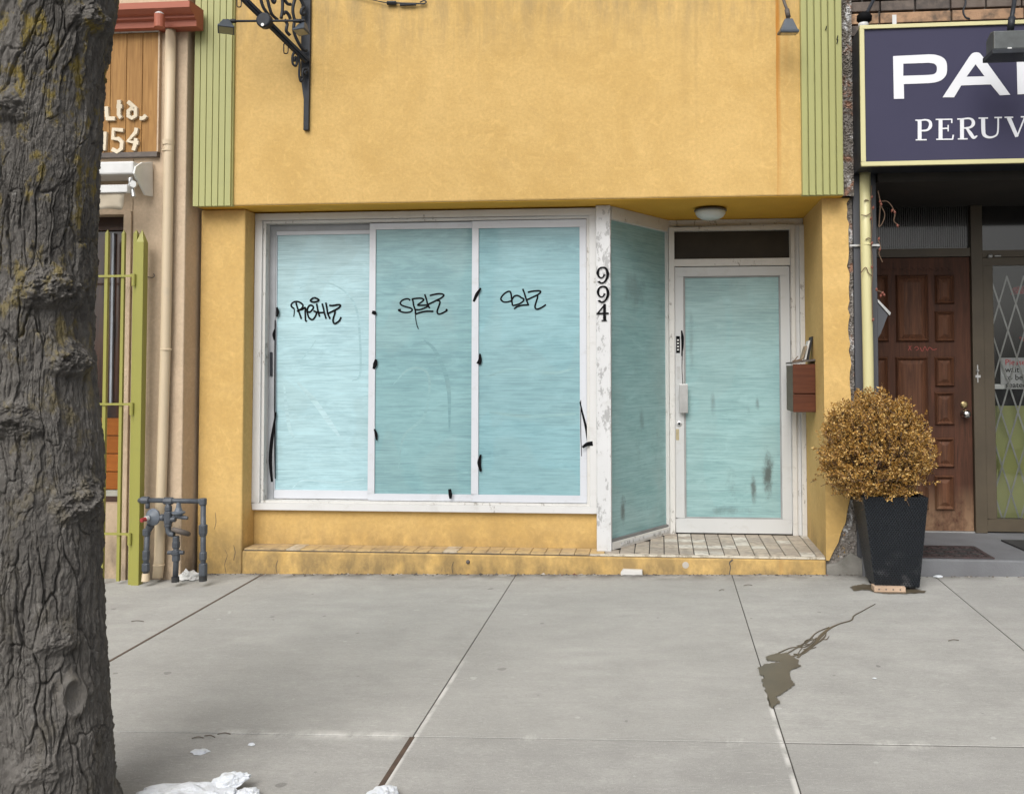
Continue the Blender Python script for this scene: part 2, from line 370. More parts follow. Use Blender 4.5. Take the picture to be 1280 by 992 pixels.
n = N('ledge_tile'); c = n.mix(n.rng(n.rand(), 0, 1), (.50, .355, .165), (.44, .32, .17)); c = n.mix(n.rng(n.rand(), .8, .84), c, (.52, .45, .34))
LEDGE = n.done(n.mix(n.rng(n.noise(16, detail=7), .42, .7), c, (.30, .22, .13)), .8, n.bump(n.noise(60), .2, .003))
n = N('tile_grout'); GROUT = n.done(n.mix(n.noise(12), (.10, .09, .08), (.05, .045, .04)), .95)
n = N('wet_concrete'); WET = n.done(n.mix(n.rng(n.noise(6, detail=6), .35, .7), (.118, .096, .064), (.088, .072, .050)), .38, n.bump(n.noise(180, detail=4), .2, .003))
n = N('snow'); n.b.inputs['Subsurface Weight'].default_value = .3; n.b.inputs['Subsurface Radius'].default_value = (.02, .02, .025)
SNOW = n.done(n.mix(n.rng(n.noise(18, detail=7), .55, .8), (.66, .69, .73), (.42, .42, .42)), .65, n.bump(n.noise(90, detail=8, rough=.7), .7, .012))
n = N('pot_weave'); X = n.map((1, 1, 1))
wv = n.new('ShaderNodeTexWave', wave_type='BANDS', bands_direction='DIAGONAL'); n.put(wv.inputs['Vector'], n.map((1.6, 1.6, 1))); wv.inputs['Scale'].default_value = 22; wv.inputs['Distortion'].default_value = .4
wv2 = n.new('ShaderNodeTexWave', wave_type='BANDS', bands_direction='DIAGONAL'); n.put(wv2.inputs['Vector'], n.map((-1.6, -1.6, 1))); wv2.inputs['Scale'].default_value = 22; wv2.inputs['Distortion'].default_value = .4
hh = n.math('MAXIMUM', wv.outputs['Fac'], wv2.outputs['Fac'])
c = n.mix(n.rng(n.noise(3, detail=6), .35, .75), (.016, .020, .026), (.022, .026, .032))
c = n.mix(n.mul(n.rng(n.xyz(2), .04, .3, 1, 0), n.rng(n.noise(9, detail=7), .52, .68)), c, (.12, .12, .125))
POT = n.done(c, .45, n.bump(hh, 1, .02), spec=.35)
n = N('dry_box_leaf'); i = n.island()
c = n.mix(n.rng(i, 0, .55), (.20, .095, .016), (.37, .195, .036)); c = n.mix(n.rng(i, .62, .85), c, (.58, .39, .14)); c = n.mix(n.rng(i, .92, .95), c, (.16, .075, .02))
LEAF = n.done(c, .5); n.b.inputs['Transmission Weight'].default_value = 0.0
TWIG = simple('dry_twig', (.14, .085, .05), (.09, .055, .035), 20, .85)
n = N('bark'); nz = n.xyz(2)
c = n.mix(n.rng(n.noise(7, (1, 1, .35), 8, .68), .32, .7), (.195, .182, .166), (.088, .081, .073))
c = n.mix(n.rng(n.noise(30, (1, 1, .5), 6, .7), .52, .75, 0, .85), c, (.27, .255, .235))
c = n.mix(n.mul(n.rng(n.noise(13, (1, 1, .6), 8, .7, 0, (2, 0, 5)), .53, .62), n.rng(nz, .9, 2.3, .06, .85)), c, (.27, .205, .045))
c = n.mix(n.mul(n.rng(n.noise(38, detail=4, loc=(0, 3, 3)), .66, .70), .6), c, (.30, .29, .27))
BARK = n.done(c, .92, n.bump(n.noise(130, (1, 1, .6), 7, .75), 1, .012), spec=.2)

# ================================================================== GROUND
JY = -2.63
XJ = [-8.2, -6.5, -4.72, gnd(320, 722).x, gnd(645, 718).x, gnd(915, 718).x, gnd(1175, 725).x, 3.48, 5.0, 6.5]
g = MB(); x0, x1 = -60, 60
g.add([(x0, -4.62, gz(x0, -4.62)*0-.17), (x1, -4.62, -.17), (x1, -60, -.17), (x0, -60, -.17)], [(0, 3, 2, 1)])
ASPH = simple('asphalt', (.055, .055, .055), (.04, .04, .04), 3, .85, .5, 200)
g.build('road', ASPH, kind='structure', label='grey asphalt road running past the shopfronts', cat='road')
g = MB(); xs = (-60, 60)
g.add([(x, y, gz(x, y)-.0055) for x in xs for y in (-4.45, 9)], [(0, 2, 3, 1)])
# a solid bed below the joints
sidewalk = g.build('sidewalk', simple('joint_dirt', (.075, .068, .06), (.045, .04, .036), 30, .95), kind='structure', label='pale concrete sidewalk of large slabs in front of the shops', cat='sidewalk')
g = MB(); g.add([(-60, -4.62, -.3), (60, -4.62, -.3), (60, -4.43, -.3), (-60, -4.43, -.3)] + [(x, y, gz(x, y)) for x, y in ((-60, -4.62), (60, -4.62), (60, -4.43), (-60, -4.43))],
                [(4, 5, 6, 7), (0, 1, 5, 4), (2, 3, 7, 6)])
g.build('kerb', SLAB2, sidewalk)
def slab(xa, xb, ya, yb, m, gap=.0028, gy=.006):
    s = MB(); xa += gap; xb -= gap; ya += gy; yb -= gy
    P = [(xa, ya), (xb, ya), (xb, yb), (xa, yb)]; dz = random.uniform(-.002, .002)
    s.add([(x, y, gz(x, y)-.06) for x, y in P] + [(x, y, gz(x, y)+dz) for x, y in P],
          [(4, 5, 6, 7), (0, 1, 5, 4), (1, 2, 6, 5), (2, 3, 7, 6), (3, 0, 4, 7)])
    s.build('slab', m, sidewalk, bevel=.002)
for i in range(len(XJ)-1):
    slab(XJ[i], XJ[i+1], JY, .22, SLAB); slab(XJ[i], XJ[i+1], -4.43, JY, SLAB2)
# the joint between two near slabs is open and filled with dirt and a strip of old wood
def joint_strip(x, ya, yb, wd, m):
    s = MB(); P = [(x-wd/2, ya), (x+wd/2, ya), (x+wd/2, yb), (x-wd/2, yb)]
    s.add([(u, v, gz(u, v)+.0005) for u, v in P]+[(u, v, gz(u, v)-.02) for u, v in P], [(0, 1, 2, 3), (0, 4, 5, 1), (1, 5, 6, 2), (2, 6, 7, 3), (3, 7, 4, 0)])
    s.build('joint_strip', m, sidewalk)
joint_strip(XJ[4], -4.4, JY-.01, .022, simple('old_joint_board', (.10, .065, .045), (.06, .04, .03), 20, .9, .3))
joint_strip(XJ[3], JY+.02, .09, .017, simple('brown_joint_filler', (.12, .085, .065), (.08, .06, .045), 20, .9, .3))
# wet patch that ran down from the planter
def patch(pts, name, lift=.0035, n=0, jit=0):
    P = []
    for i in range(len(pts)):
        a, b = pts[i], pts[(i+1) % len(pts)]
        for k in range(7):
            t = k/7; P.append((a[0]+(b[0]-a[0])*t + random.uniform(-jit, jit), a[1]+(b[1]-a[1])*t + random.uniform(-jit, jit)*.6))
    s = MB(); s.add([gnd(*p)+Vector((0, 0, lift)) for p in P], [tuple(range(len(P)))[::-1]])
    return s.build(name, WET, sidewalk)
def c8(*p): return [(880+x/3.2, 700+y/3.2) for x, y in p]
patch(c8((285, 375), (330, 372), (372, 395), (385, 425), (345, 440), (350, 478), (366, 500), (330, 520), (315, 540), (285, 548), (305, 570), (270, 592), (262, 580), (245, 520), (228, 478), (245, 470), (225, 458), (217, 432), (250, 415), (300, 408), (255, 402), (248, 388)), 'wet_patch', jit=1.6)
for pts, wd in (((( 375, 390), (400, 365), (440, 335), (470, 300), (500, 275), (540, 255), (590, 240), (600, 222), (640, 200), (685, 175)), (.012, .010, .018, .020, .014, .007, .008, .007, .004, .003)),
                (((330, 375), (380, 345), (420, 320), (450, 290), (500, 268)), (.009, .006, .008, .006, .005)), (((300, 370), (350, 350), (410, 345), (450, 310)), (.008, .005, .006, .004)),
                (((350, 385), (400, 372), (435, 345), (480, 310), (490, 285)), (.008, .009, .006, .008, .004))):
    s = MB(); stroke(s, [gnd(*p)+Vector((0, 0, .0005)) for p in c8(*pts)], wd, GN, .003); s.build('water_trail', WET, sidewalk)
rt_ = random.Random(4)
main_ = [(330, 385), (375, 375), (400, 350), (440, 325), (465, 300), (490, 280)]
for k in range(9):
    i_ = rt_.randrange(0, 5); a_ = main_[i_]; q = [(a_[0]+rt_.uniform(-30, 15), a_[1]+rt_.uniform(-14, 10))]
    for m_ in range(4): q.append((q[-1][0]+rt_.uniform(6, 20), q[-1][1]-rt_.uniform(-3, 16)))
    s = MB(); stroke(s, [gnd(*p)+Vector((0, 0, .0005)) for p in c8(*q)], [.003, .006, .003, .005, .002], GN, .003); s.build('water_trail', WET, sidewalk)
patch(c8((585, 108), (620, 98), (680, 98), (800, 108), (885, 125), (880, 132), (760, 135), (690, 130), (650, 118), (600, 122)), 'wet_patch', jit=1.2)

# ================================================================== YELLOW SHOPFRONT
ZS, ZT = 2.705, .146
shop = thing('yellow_storefront', (-1.05, .1, 0), 'yellow stucco shopfront with whitewashed windows between green fluted pilasters', 'building')
XL, XR = -3.475, 1.34
MB().box(XL+.01, 1.292, 0, 8, ZS, 6.6).build('upper_wall', YELLOW, shop, bevel=.012)
MB().box(XL, -3.126, .1, .6, -.2, ZS-.006).build('pilaster', YELLOW, shop, bevel=.012)
MB().box(XL+.02, 1.290, .012, 1.0, ZS-.0045, ZS-.0005).build('soffit', SOFFIT, shop)  # thin sheet added under the wall to carry the bounce-tinted ochre
# right pilaster: render broken away low down on its outer edge
edge = [(1.352, ZS-.006)]
z = 2.66
while z > .62: edge.append((1.338 + random.uniform(-.012, .010), z)); z -= .05
edge += [(1.33, .58), (1.305, .47), (1.295, .40), (1.262, .33), (1.243, .26), (1.21, .2), (1.178, .13)]
MB().prism([(1.156, .1, .13)] + [(1.156, .1, ZS-.006)] + [(x, .1, z) for x, z in edge], (0, .03, 0)).build('pilaster', YELLOW, shop, label='right pilaster with its render broken off at the foot')
MB().box(1.1565, 1.30, .131, 1.2, ZT+.001, ZS-.006).build('reveal_wall', YELLOW, shop)
def rough_strip(name, xa, xb, y, za, zb, amp, nx, nz, parent, xedge=None):
    s = MB(); vs = []; fs = []
    for j in range(nz+1):
        for i in range(nx+1):
            x = xa+(xb-xa)*i/nx; z = za+(zb-za)*j/nz
            e = 1 if 0 < i < nx else .3
            vs.append((x+random.uniform(-1, 1)*.35*(xb-xa)/nx, y-random.random()**2*amp*e, z+random.uniform(-.3, .3)*(zb-za)/nz))
    for j in range(nz):
        for i in range(nx): a = j*(nx+1)+i; fs += [(a, a+1, a+nx+2, a+nx+1)]
    s.add(vs, fs); s.add([(xa, y+.1, za), (xb, y+.1, za), (xb, y+.1, zb), (xa, y+.1, zb), (xa, y, za), (xb, y, za), (xb, y, zb), (xa, y, zb)], [(0, 4, 7, 3), (1, 2, 6, 5)])
    return s.build(name, RUBBLE, parent)
rough_strip('broken_edge', 1.295, 1.372, .128, .45, ZS, .016, 10, 320, shop)
rough_strip('broken_edge', 1.292, 1.372, .06, ZS, 4.4, .016, 10, 230, shop)
rough_strip('broken_foot', 1.162, 1.40, .132, -.05, .62, .022, 24, 66, shop)
s = MB(); s.prism([(1.158, .095, -.05), (1.425, .075, -.05), (1.425, .085, .13), (1.33, .09, .19), (1.235, .10, .115), (1.158, .10, .10)], (0, .08, 0)); s.build('concrete_foot', simple('old_grey_cement', (.22, .21, .19), (.13, .125, .11), 9, .95, .6, 60), shop, bevel=.01)
MB().box(-3.126, -.474, .3, .6, ZT, .414).build('base_wall', YELLOW, shop, bevel=.004)
step = MB().box(-3.124, 1.156, .101, 1.15, -.2, ZT-.012).build('step', YELLOW, shop, bevel=.012)
MB().box(-3.11, 1.15, .108, 1.1, ZT-.012, ZT-.007).build('grout_bed', GROUT, step)
# floor tiles
def tile_mesh(wx, wy):
    m = MB().box(-wx/2, wx/2, -wy/2, wy/2, -.008, .003); return m
TW = .108
base = None
def put_tile(x, y, key, tw, td, cache={}):
    if key not in cache:
        s = tile_mesh(tw, td); o = s.build('tile', LEDGE if key == 'ledge' else TILE, step, bevel=.0015, seg=1); cache[key] = o.data; o.location = Vector((x, y, ZT-.0075)) - WL[step.name]; return
    o = bpy.data.objects.new('tile', cache[key]); COL.objects.link(o); o.parent = step
    o.location = Vector((x, y, ZT-.0075+random.uniform(-.0012, .0012))) - WL[step.name]
    b = o.modifiers.new('bevel', 'BEVEL'); b.width = .0015; b.segments = 1
for k in range(25): put_tile(-3.06+k*TW, .205, 'ledge', TW-.004, .185)
for k in range(15):
    for j in range(7):
        x, y = -.36+k*TW+.0, .195+.112*j+.02
        if j > 0 and x < -.40+(y-.25)*.62: continue
        put_tile(x, y, 'floor', TW-.007, .105)
MB().box(-.52, 1.152, .1005, .142, ZT-.011, ZT+.003).build('nosing', painted('worn_nosing_paint', (.55, .50, .41), (.28, .24, .18), .50, .7, ps=11), step, bevel=.004)

s = MB(); stroke(s, [at(x, y, .1008) for x, y in ((916, 699), (912, 703), (913, 709), (911.5, 719))], [.012, .008, .006, .006], (0, -1, 0), .0008); s.build('crack', GROUT, step)
s = MB(); s.lathe(at(857, 706, .1008), (0, -1, 0), [(.024, 0), (.020, .001)], 14); s.build('paint_spot', simple('grey_patch', (.45, .42, .38), (.38, .34, .28)), step)
s = MB(); s.lathe(at(585, 702, .1008), (0, -1, 0), [(.016, 0), (.012, .012), (.005, .016)], 10); s.build('bolt', RUSTY, step)
for pts in (((283, 718), (281, 705), (284, 694), (281, 686)), ((292, 700), (294, 690), (292, 681)), ((346, 716), (345, 708), (347, 700)), ((566, 716), (565, 708), (567, 702)), ((269, 640), (270, 652), (268, 661))):
    s = MB(); stroke(s, [at(x, y, .0992) for x, y in pts], [.003, .004, .003, .001][:len(pts)], (0, -1, 0), .0006); s.build('hairline_crack', GROUT, shop)
# green fluted pilasters
def fluted(xa, xb, name):
    nrib = 6; prof = [(xa, .01)]; wdt = (xb-xa)/nrib
    for k in range(nrib):
        a = xa+k*wdt; prof += [(a+.001, -.048), (a+wdt*.80, -.040), (a+wdt*.86, -.022), (a+wdt-.001, -.022)]
    prof += [(xb, .01)]
    MB().prism([(x, y, ZS-.006) for x, y in prof], (0, 0, 3.9)).build(name, GREEN, shop)
fluted(-3.462, -3.168, 'fluted_pilaster'); fluted(.998, 1.286, 'fluted_pilaster')
s = MB()
for x, y in ((1032, 38), (1046, 50), (1046, 55)): 
    p = at(x, y, -.05); s.bar(p, p+Vector((.008, 0, .03)), .006, .006)
s.build('paint_nick', BLACK, shop)

# display window
WY = .30
win = MB(); ox0, ox1, oz0, oz1 = -3.122, -.476, .412, 2.690; fwid = .062
def frame(mb, x0, x1, z0, z1, wl, wr, wb, wt, y0, y1):
    mb.box(x0, x1, y0, y1, z1-wt, z1); mb.box(x0, x1, y0, y1, z0, z0+wb)
    mb.box(x0, x0+wl, y0, y1, z0+wb, z1-wt); mb.box(x1-wr, x1, y0, y1, z0+wb, z1-wt)
frame(win, ox0, ox1, oz0, oz1, .058, .052, .052, .055, .255, .42)
display = win.build('display_window', WHITEWOOD, shop, bevel=.004, label='three pane whitewashed display window in a white frame')
s = MB(); ix0, ix1, iz0, iz1 = ox0+.058, ox1-.052, oz0+.052, oz1-.055
frame(s, ix0, ix1, iz0, iz1, .022, .022, .018, .022, .275, .42); s.build('inner_frame', OLDWHITE, display, bevel=.002)
jx0, jx1, jz0, jz1 = ix0+.022, ix1-.022, iz0+.018, iz1-.022
m1 = at(466, 450, .33).x; m2 = at(595, 450, .31).x
# sliding sashes: the first runs behind, the others in front
def sash(x0, x1, z0, z1, wl, wr, wb, wt, y, pm):
    s = MB(); frame(s, x0, x1, z0, z1, wl, wr, wb, wt, y, y+.03); s.build('sash', ALU, display, bevel=.003)
    MB().box(x0+wl-.004, x1-wr+.004, y+.012, y+.018, z0+wb-.004, z1-wt+.004).build('pane', pm, display)
MB().box(jx0, jx0+.05, .345, .40, jz0, jz1).build('track', simple('grey_track', (.33, .34, .36), (.25, .26, .27), 6, .5), display)
MB().box(jx0+.05, m1, .345, .40, jz1-.05, jz1).build('track', bpy.data.materials['grey_track'], display)
sash(jx0+.028, m1+.02, jz0+.005, jz1-.045, .028, .03, .066, .035, .352, PANE_A)
sash(m1-.026, m2+.028, jz0+.003, jz1-.004, .05, .03, .052, .05, .312, PANE_B)
sash(m2-.028, jx1-.002, jz0+.003, jz1-.003, .052, .052, .056, .058, .286, PANE_C)
MB().bar(at(339, 440, .34), at(339, 470, .34), .018, .012).build('latch', IRON, display)

# broad streaks where the wash was wiped or brushed again
WASHL = whitewash('thick_wash', (0.412, 0.580, 0.621), (0.336, 0.502, 0.541), 9.2); WASHD = whitewash('thin_wash', (0.303, 0.469, 0.508), (0.250, 0.402, 0.440), 3.3); WASHT = whitewash('thin_teal_wash', (0.167, 0.313, 0.334), (0.130, 0.259, 0.281), 6.1); WASHU = whitewash('thick_teal_wash', (0.232, 0.394, 0.414), (0.184, 0.335, 0.355), 8.8)
for pts, wd, Y, m in ((((372, 478), (392, 500), (412, 528), (424, 545)), (3, 7, 7, 3), .3636, WASHL), (((375, 360), (400, 352), (428, 362), (445, 385), (450, 425), (450, 468), (440, 476)), (1, 2, 2, 3, 3, 3, 1), .3636, WASHD), (((355, 480), (358, 510), (362, 535), (368, 548)), (2, 5, 5, 2), .3636, WASHL),
      (((372, 455), (385, 440), (395, 425)), (1, 2, 1), .3636, WASHD), (((375, 456), (410, 458), (455, 455)), (1, 1.5, 1), .3636, WASHD), (((365, 610), (380, 600), (420, 603), (455, 598)), (1, 2, 2, 1), .3636, WASHL),
      (((492, 480), (510, 462), (530, 462), (537, 480), (530, 520), (505, 545), (498, 585)), (1, 3, 3, 3, 4, 3, 1), .3236, WASHU), (((530, 425), (545, 440), (560, 480), (562, 540)), (2, 5, 6, 2), .3236, WASHT), (((480, 590), (500, 588), (540, 594), (585, 590)), (2, 3, 3, 2), .3236, WASHU),
      (((610, 470), (640, 462), (690, 466), (720, 460)), (2, 4, 4, 2), .2976, WASHU), (((612, 515), (660, 520), (720, 517)), (3, 5, 3), .2976, WASHU)):
    s = MB(); stroke(s, [at(x, y, Y) for x, y in pts], [q/172 for q in wd], (0, -1, 0), .0003, 0, 8); s.build('wash_streak', m, display)
# spray paint on the glass
def tag_strokes(ox, oy, sc, Y, lines, wpx, name, parent, lab, m=BLACK):
    s = MB(); k = 0
    for L in lines:
        wd = wpx
        if isinstance(L[0], (int, float)): wd = L[0]; L = L[1:]
        pts = [at(ox+x/sc, oy+y/sc, Y) for x, y in L]
        stroke(s, pts, wd*1.42/sc/172, (0, -1, 0), .0006, .0003*k, 7); k += 1
    return s.build(name, m, parent, label=lab)
tag_strokes(355, 360, 16, .3629, [
 [(200,410),(150,370),(150,320),(200,280),(270,270),(340,300),(380,350),(350,410),(300,440),(260,470)], [16,(203,400),(207,450),(203,520),(195,575)],
 [(240,290),(265,380),(300,480),(350,620)], [(300,440),(370,425),(425,390),(425,480),(430,590),(435,650),(460,668)],
 [(480,475),(520,480),(560,440),(590,390),(565,350),(520,345),(485,380),(465,440),(475,520),(500,590),(555,630),(600,610),(640,540),(655,490)],
 [(590,455),(650,480),(720,490),(800,490)], [(655,310),(670,400),(690,490),(715,575)], [(765,310),(790,400),(810,500),(845,615)], [(838,290),(860,400),(875,500),(925,620)],
 [(905,345),(980,350),(1070,335),(1115,335),(1130,355),(1090,400),(1000,450),(920,490),(865,525)],
 [(1020,450),(1020,500),(990,600),(985,670),(1015,710),(1060,690),(1110,650),(1145,580)], [(600,190),(540,235),(540,265),(600,280),(670,265),(700,240),(660,210),(605,190)]],
 27, 'graffiti_tag', display, 'black scrawled tag with a small halo on the palest pane')
tag_strokes(490, 360, 16, .3229, [
 [(365,250),(330,220),(270,220),(200,250),(165,300),(200,345),(280,375),(370,400),(405,435),(370,475),(280,490),(190,475),(130,440),(180,430)],
 [(400,215),(420,260),(435,350),(465,440),(470,520)], [(400,220),(500,205),(590,205),(635,235),(590,280),(515,340),(600,345),(700,340),(730,350),(690,380),(600,420),(530,435),(465,430)],
 [(655,125),(690,230),(715,330),(755,405)], [(755,150),(830,130),(930,115),(1010,120),(1035,150),(980,200),(880,250),(780,300),(715,330)],
 [(890,245),(945,255),(960,290),(930,380),(905,460),(915,505),(950,520),(1030,490),(1100,445),(1075,425)], [(465,525),(560,490),(680,465),(830,465)], [13,(465,530),(480,640),(500,740),(530,820)]],
 25, 'graffiti_tag', display, 'black scrawled tag with a drip on the middle pane')
tag_strokes(615, 350, 16, .2969, [
 [(380,420),(300,440),(230,435),(180,390),(190,340),(250,270),(320,230),(365,235),(385,300),(395,400),(410,510)], [(410,510),(470,500),(560,470),(625,420),(635,380),(590,355),(540,320),(490,310),(440,330),(400,390)],
 [(615,175),(650,270),(690,400),(735,510)], [(715,245),(800,225),(900,215),(960,220),(970,245),(920,290),(830,335),(700,395)], [(905,300),(910,350),(880,450),(860,530),(880,575),(920,580),(1000,545),(1080,490)], [(440,575),(500,535),(600,505),(740,495)]],
 25, 'graffiti_tag', display, 'black scrawled tag on the pane nearest the corner post')
def smear(pts, wd, Y, parent):
    s = MB(); stroke(s, [at(x, y, Y) for x, y in pts], [q/172 for q in wd], (0, -1, 0), .0008); s.build('paint_smear', BLACK, parent)
for pts, wd, Y in ((((346, 384), (347, 390), (346, 396)), (2.5, 4.5, 2.5), .344), (((344, 410), (342, 418), (343, 425)), (1.5, 3.5, 2), .344), (((345, 515), (340, 548), (338, 575), (340, 602)), (2, 4.5, 5, 3), .344), (((344, 400), (343.5, 500), (344, 598)), (1.6, 1.8, 1.6), .344),
     (((465, 390), (468, 391), (470, 393)), (4, 5.5, 3), .311), (((470, 449), (469, 455), (467, 461)), (3, 6, 3), .311), (((468, 536), (470, 542), (471, 550)), (2, 4, 2), .311),
     (((592, 377), (596, 368), (601, 360)), (3, 4.5, 2.5), .285), (((598, 455), (600, 450), (600, 442)), (6, 5, 2), .285), (((601, 568), (599, 578), (601, 589)), (2.5, 5, 3), .285), (((562, 611), (563, 618), (563, 623)), (4, 5, 3), .285),
     (((725, 502), (728, 516), (732, 532), (736, 551)), (1.5, 2.5, 3, 5), .285), (((728, 559), (734, 555), (741, 554)), (3, 5, 6), .254), (((726, 500), (726, 540), (727, 570)), (1, 1, .8), .285)):
    smear(pts, wd, Y, display)

# corner post with house number
post = MB().box(-.4745, -.366, .205, .36, ZT+.001, ZS-.006).build('corner_post', POSTWOOD, shop, bevel=.006, label='peeling white corner post carrying the number 994')
MB().box(-.4785, -.4755, .248, .36, .42, ZS-.01).build('trim_strip', WHITEWOOD, post)
def digit(lines, polys=()):
    s = MB(); k = 0
    for L, wd in lines:
        stroke(s, [at(735+x/11.67, 325+y/11.67, .2045) for x, y in L], [q*1.3/11.67/172 for q in wd], (0, -1, 0), .006, .0003*k, 8, len(L) > 2); k += 1
    s.build('house_numeral', BLACK, post)
nine = [(240,210),(222,246),(190,260),(156,236),(142,185),(165,128),(214,108),(262,126),(288,195),(275,268),(236,322),(195,336),(162,318),(158,308)]
nw = [26, 14, 14, 22, 30, 20, 16, 24, 34, 28, 18, 16, 24, 34]
digit([(nine, nw)]); digit([([(x+4, y+278) for x, y in nine], nw)])
digit([([(248, 645), (135, 785)], [14, 16]), ([(125, 782), (302, 776)], [18, 18]), ([(242, 640), (242, 880)], [30, 36]), ([(200, 882), (275, 882)], [14, 14])])

# angled side window
A, B = Vector((-.366, .262, 0)), Vector((.066, .955, 0)); dr = (B-A).normalized(); nr = Vector((dr.y, -dr.x, 0))
def slant(mb, s0, s1, z0, z1, d0, d1):
    P = [A+dr*s0-nr*d0*-1*0 for _ in ()]
    q = [A+dr*s0-nr*d1, A+dr*s1-nr*d1, A+dr*s1-nr*d0, A+dr*s0-nr*d0]
    mb.add([(p.x, p.y, z0) for p in q] + [(p.x, p.y, z1) for p in q], [(0,3,2,1),(4,5,6,7),(0,1,5,4),(1,2,6,5),(2,3,7,6),(3,0,4,7)])
LS = (B-A).length
s = MB(); slant(s, 0, LS, ZT+.002, .205, -.012, .08); slant(s, 0, LS, 2.60, ZS-.006, -.012, .08); slant(s, LS-.02, LS, .205, 2.60, -.01, .08)
side = s.build('side_window', OLDWHITE, shop, bevel=.004, label='whitewashed side window angled back from the post to the door')
s = MB(); slant(s, .0, LS-.02, .205, 2.60, .02, .028); s.build('pane', PANE_S, side)
s = MB(); slant(s, .0, LS-.02, .205, .225, -.002, .019); s.build('bead', simple('grey_bead', (.2, .2, .2)), side)
s = MB(); slant(s, .1, LS-.04, .168, .190, -.0165, -.012); s.build('worn_strip', POSTWOOD, side)

# entrance door
DY = .95
s = MB(); dx0, dx1 = .070, 1.1565
s.box(dx0, .112, DY-.03, DY+.1, ZT+.002, 2.64); s.box(1.046, 1.085, DY-.03, DY+.1, ZT+.002, 2.64); s.box(.112, 1.046, DY-.03, DY+.1, 2.605, 2.64); s.box(.112, 1.046, DY-.025, DY+.1, 2.315, 2.375)
s.box(dx0, 1.1565, DY+.0, DY+.12, 2.6405, ZS-.006)
dframe = s.build('door_frame', OLDWHITE, shop, bevel=.004)
MB().box(1.0855, 1.118, DY-.012, DY+.1, ZT+.002, 2.64).build('jamb_board', WHITEWOOD, dframe, bevel=.003)
MB().box(1.1185, 1.1562, DY-.045, DY+.1, ZT+.002, 2.64).build('jamb_board', OLDWHITE, dframe, bevel=.003)
MB().box(.112, 1.046, DY+.03, DY+.04, 2.375, 2.605).build('transom_pane', BROWNGLASS, dframe)
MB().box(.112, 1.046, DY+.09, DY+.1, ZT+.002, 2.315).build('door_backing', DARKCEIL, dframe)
s = MB(); frame(s, .116, 1.042, .158, 2.310, .072, .075, .115, .075, DY-.012, DY+.035)
door = s.build('entrance_door', DOORALU, shop, bevel=.004, label='whitewashed glass door in a grey metal frame')
s = MB(); frame(s, .188, .967, .273, 2.235, .014, .012, .012, .012, DY-.004, DY+.02); s.build('glazing_bead', simple('dark_bead', (.30, .31, .31), (.22, .23, .23)), door)
MB().box(.200, .957, DY+.008, DY+.014, .283, 2.225).build('pane', PANE_D, door)
a = at(849, 480, DY-.05); b = at(860, 516, DY-.05)
s = MB(); s.box(a.x, b.x, DY-.062, DY-.052, b.z, a.z); s.box(a.x, a.x+.02, DY-.052, DY-.0125, b.z+.03, b.z+.06); s.box(a.x, a.x+.02, DY-.052, DY-.0125, a.z-.06, a.z-.03)
s.build('pull_handle', STEEL, door, bevel=.002)
c = at(849, 529.5, DY-.012); s = MB(); s.lathe(c, (0, -1, 0), [(.021, 0), (.021, .006), (.014, .008)], 20); lk = s.build('lock', STEEL, door, smooth=False)
s = MB(); s.lathe(c+Vector((0, -.008, 0)), (0, -1, 0), [(.010, 0), (.009, .004)], 14); s.build('keyhole', IRON, lk)
a = at(845, 420, DY-.012); b = at(850, 441, DY-.012)
s = MB(); s.box(a.x, b.x, DY-.017, DY-.0125, b.z, a.z); st = s.build('sticker', BLACK, door)
s = MB()
for k in range(4): s.box(a.x+.008, b.x-.008, DY-.0176, DY-.0171, b.z+.02+k*.026, b.z+.032+k*.026)
s.build('sticker_mark', WHITE, st)
s = MB(); a = at(846, 458, DY-.012); b = at(850, 473, DY-.012); s.box(a.x, b.x, DY-.016, DY-.0125, b.z, a.z); s.build('plate', STEEL, door)
smear(((852, 413), (853, 422), (853, 434), (852, 445)), (2, 4, 3, 1), DY-.014, door); smear(((853, 440), (852.5, 460), (853.5, 480)), (1.2, 1, .8), DY-.014, door)
s = MB(); a = at(847, 536, DY-.012); s.box(a.x-.014, a.x+.012, DY-.0145, DY-.0125, a.z-.09, a.z); s.build('worn_tape', simple('tan_tape', (.42, .36, .22), (.3, .25, .15), 20), door)

# ceiling lamp in the entry
c = at(888, 268, .42); c.z = ZS-.005
lampc = thing('ceiling_lamp', c, 'round frosted glass lamp on the yellow soffit above the entrance', 'lamp')
s = MB(); s.lathe(c, (0, 0, -1), [(.085, 0), (.12, .012), (.125, .022), (.118, .024)], 32); s.build('pan', simple('dull_bronze', (.16, .15, .13), (.1, .09, .08), 9, .4, metal=.5), lampc, smooth=True)
s = MB(); s.lathe(c, (0, 0, -1), [(.115, .024), (.112, .045), (.098, .066), (.07, .082), (.035, .09), (.004, .092)], 32); s.build('glass_bowl', LAMPGLASS, lampc, smooth=True)

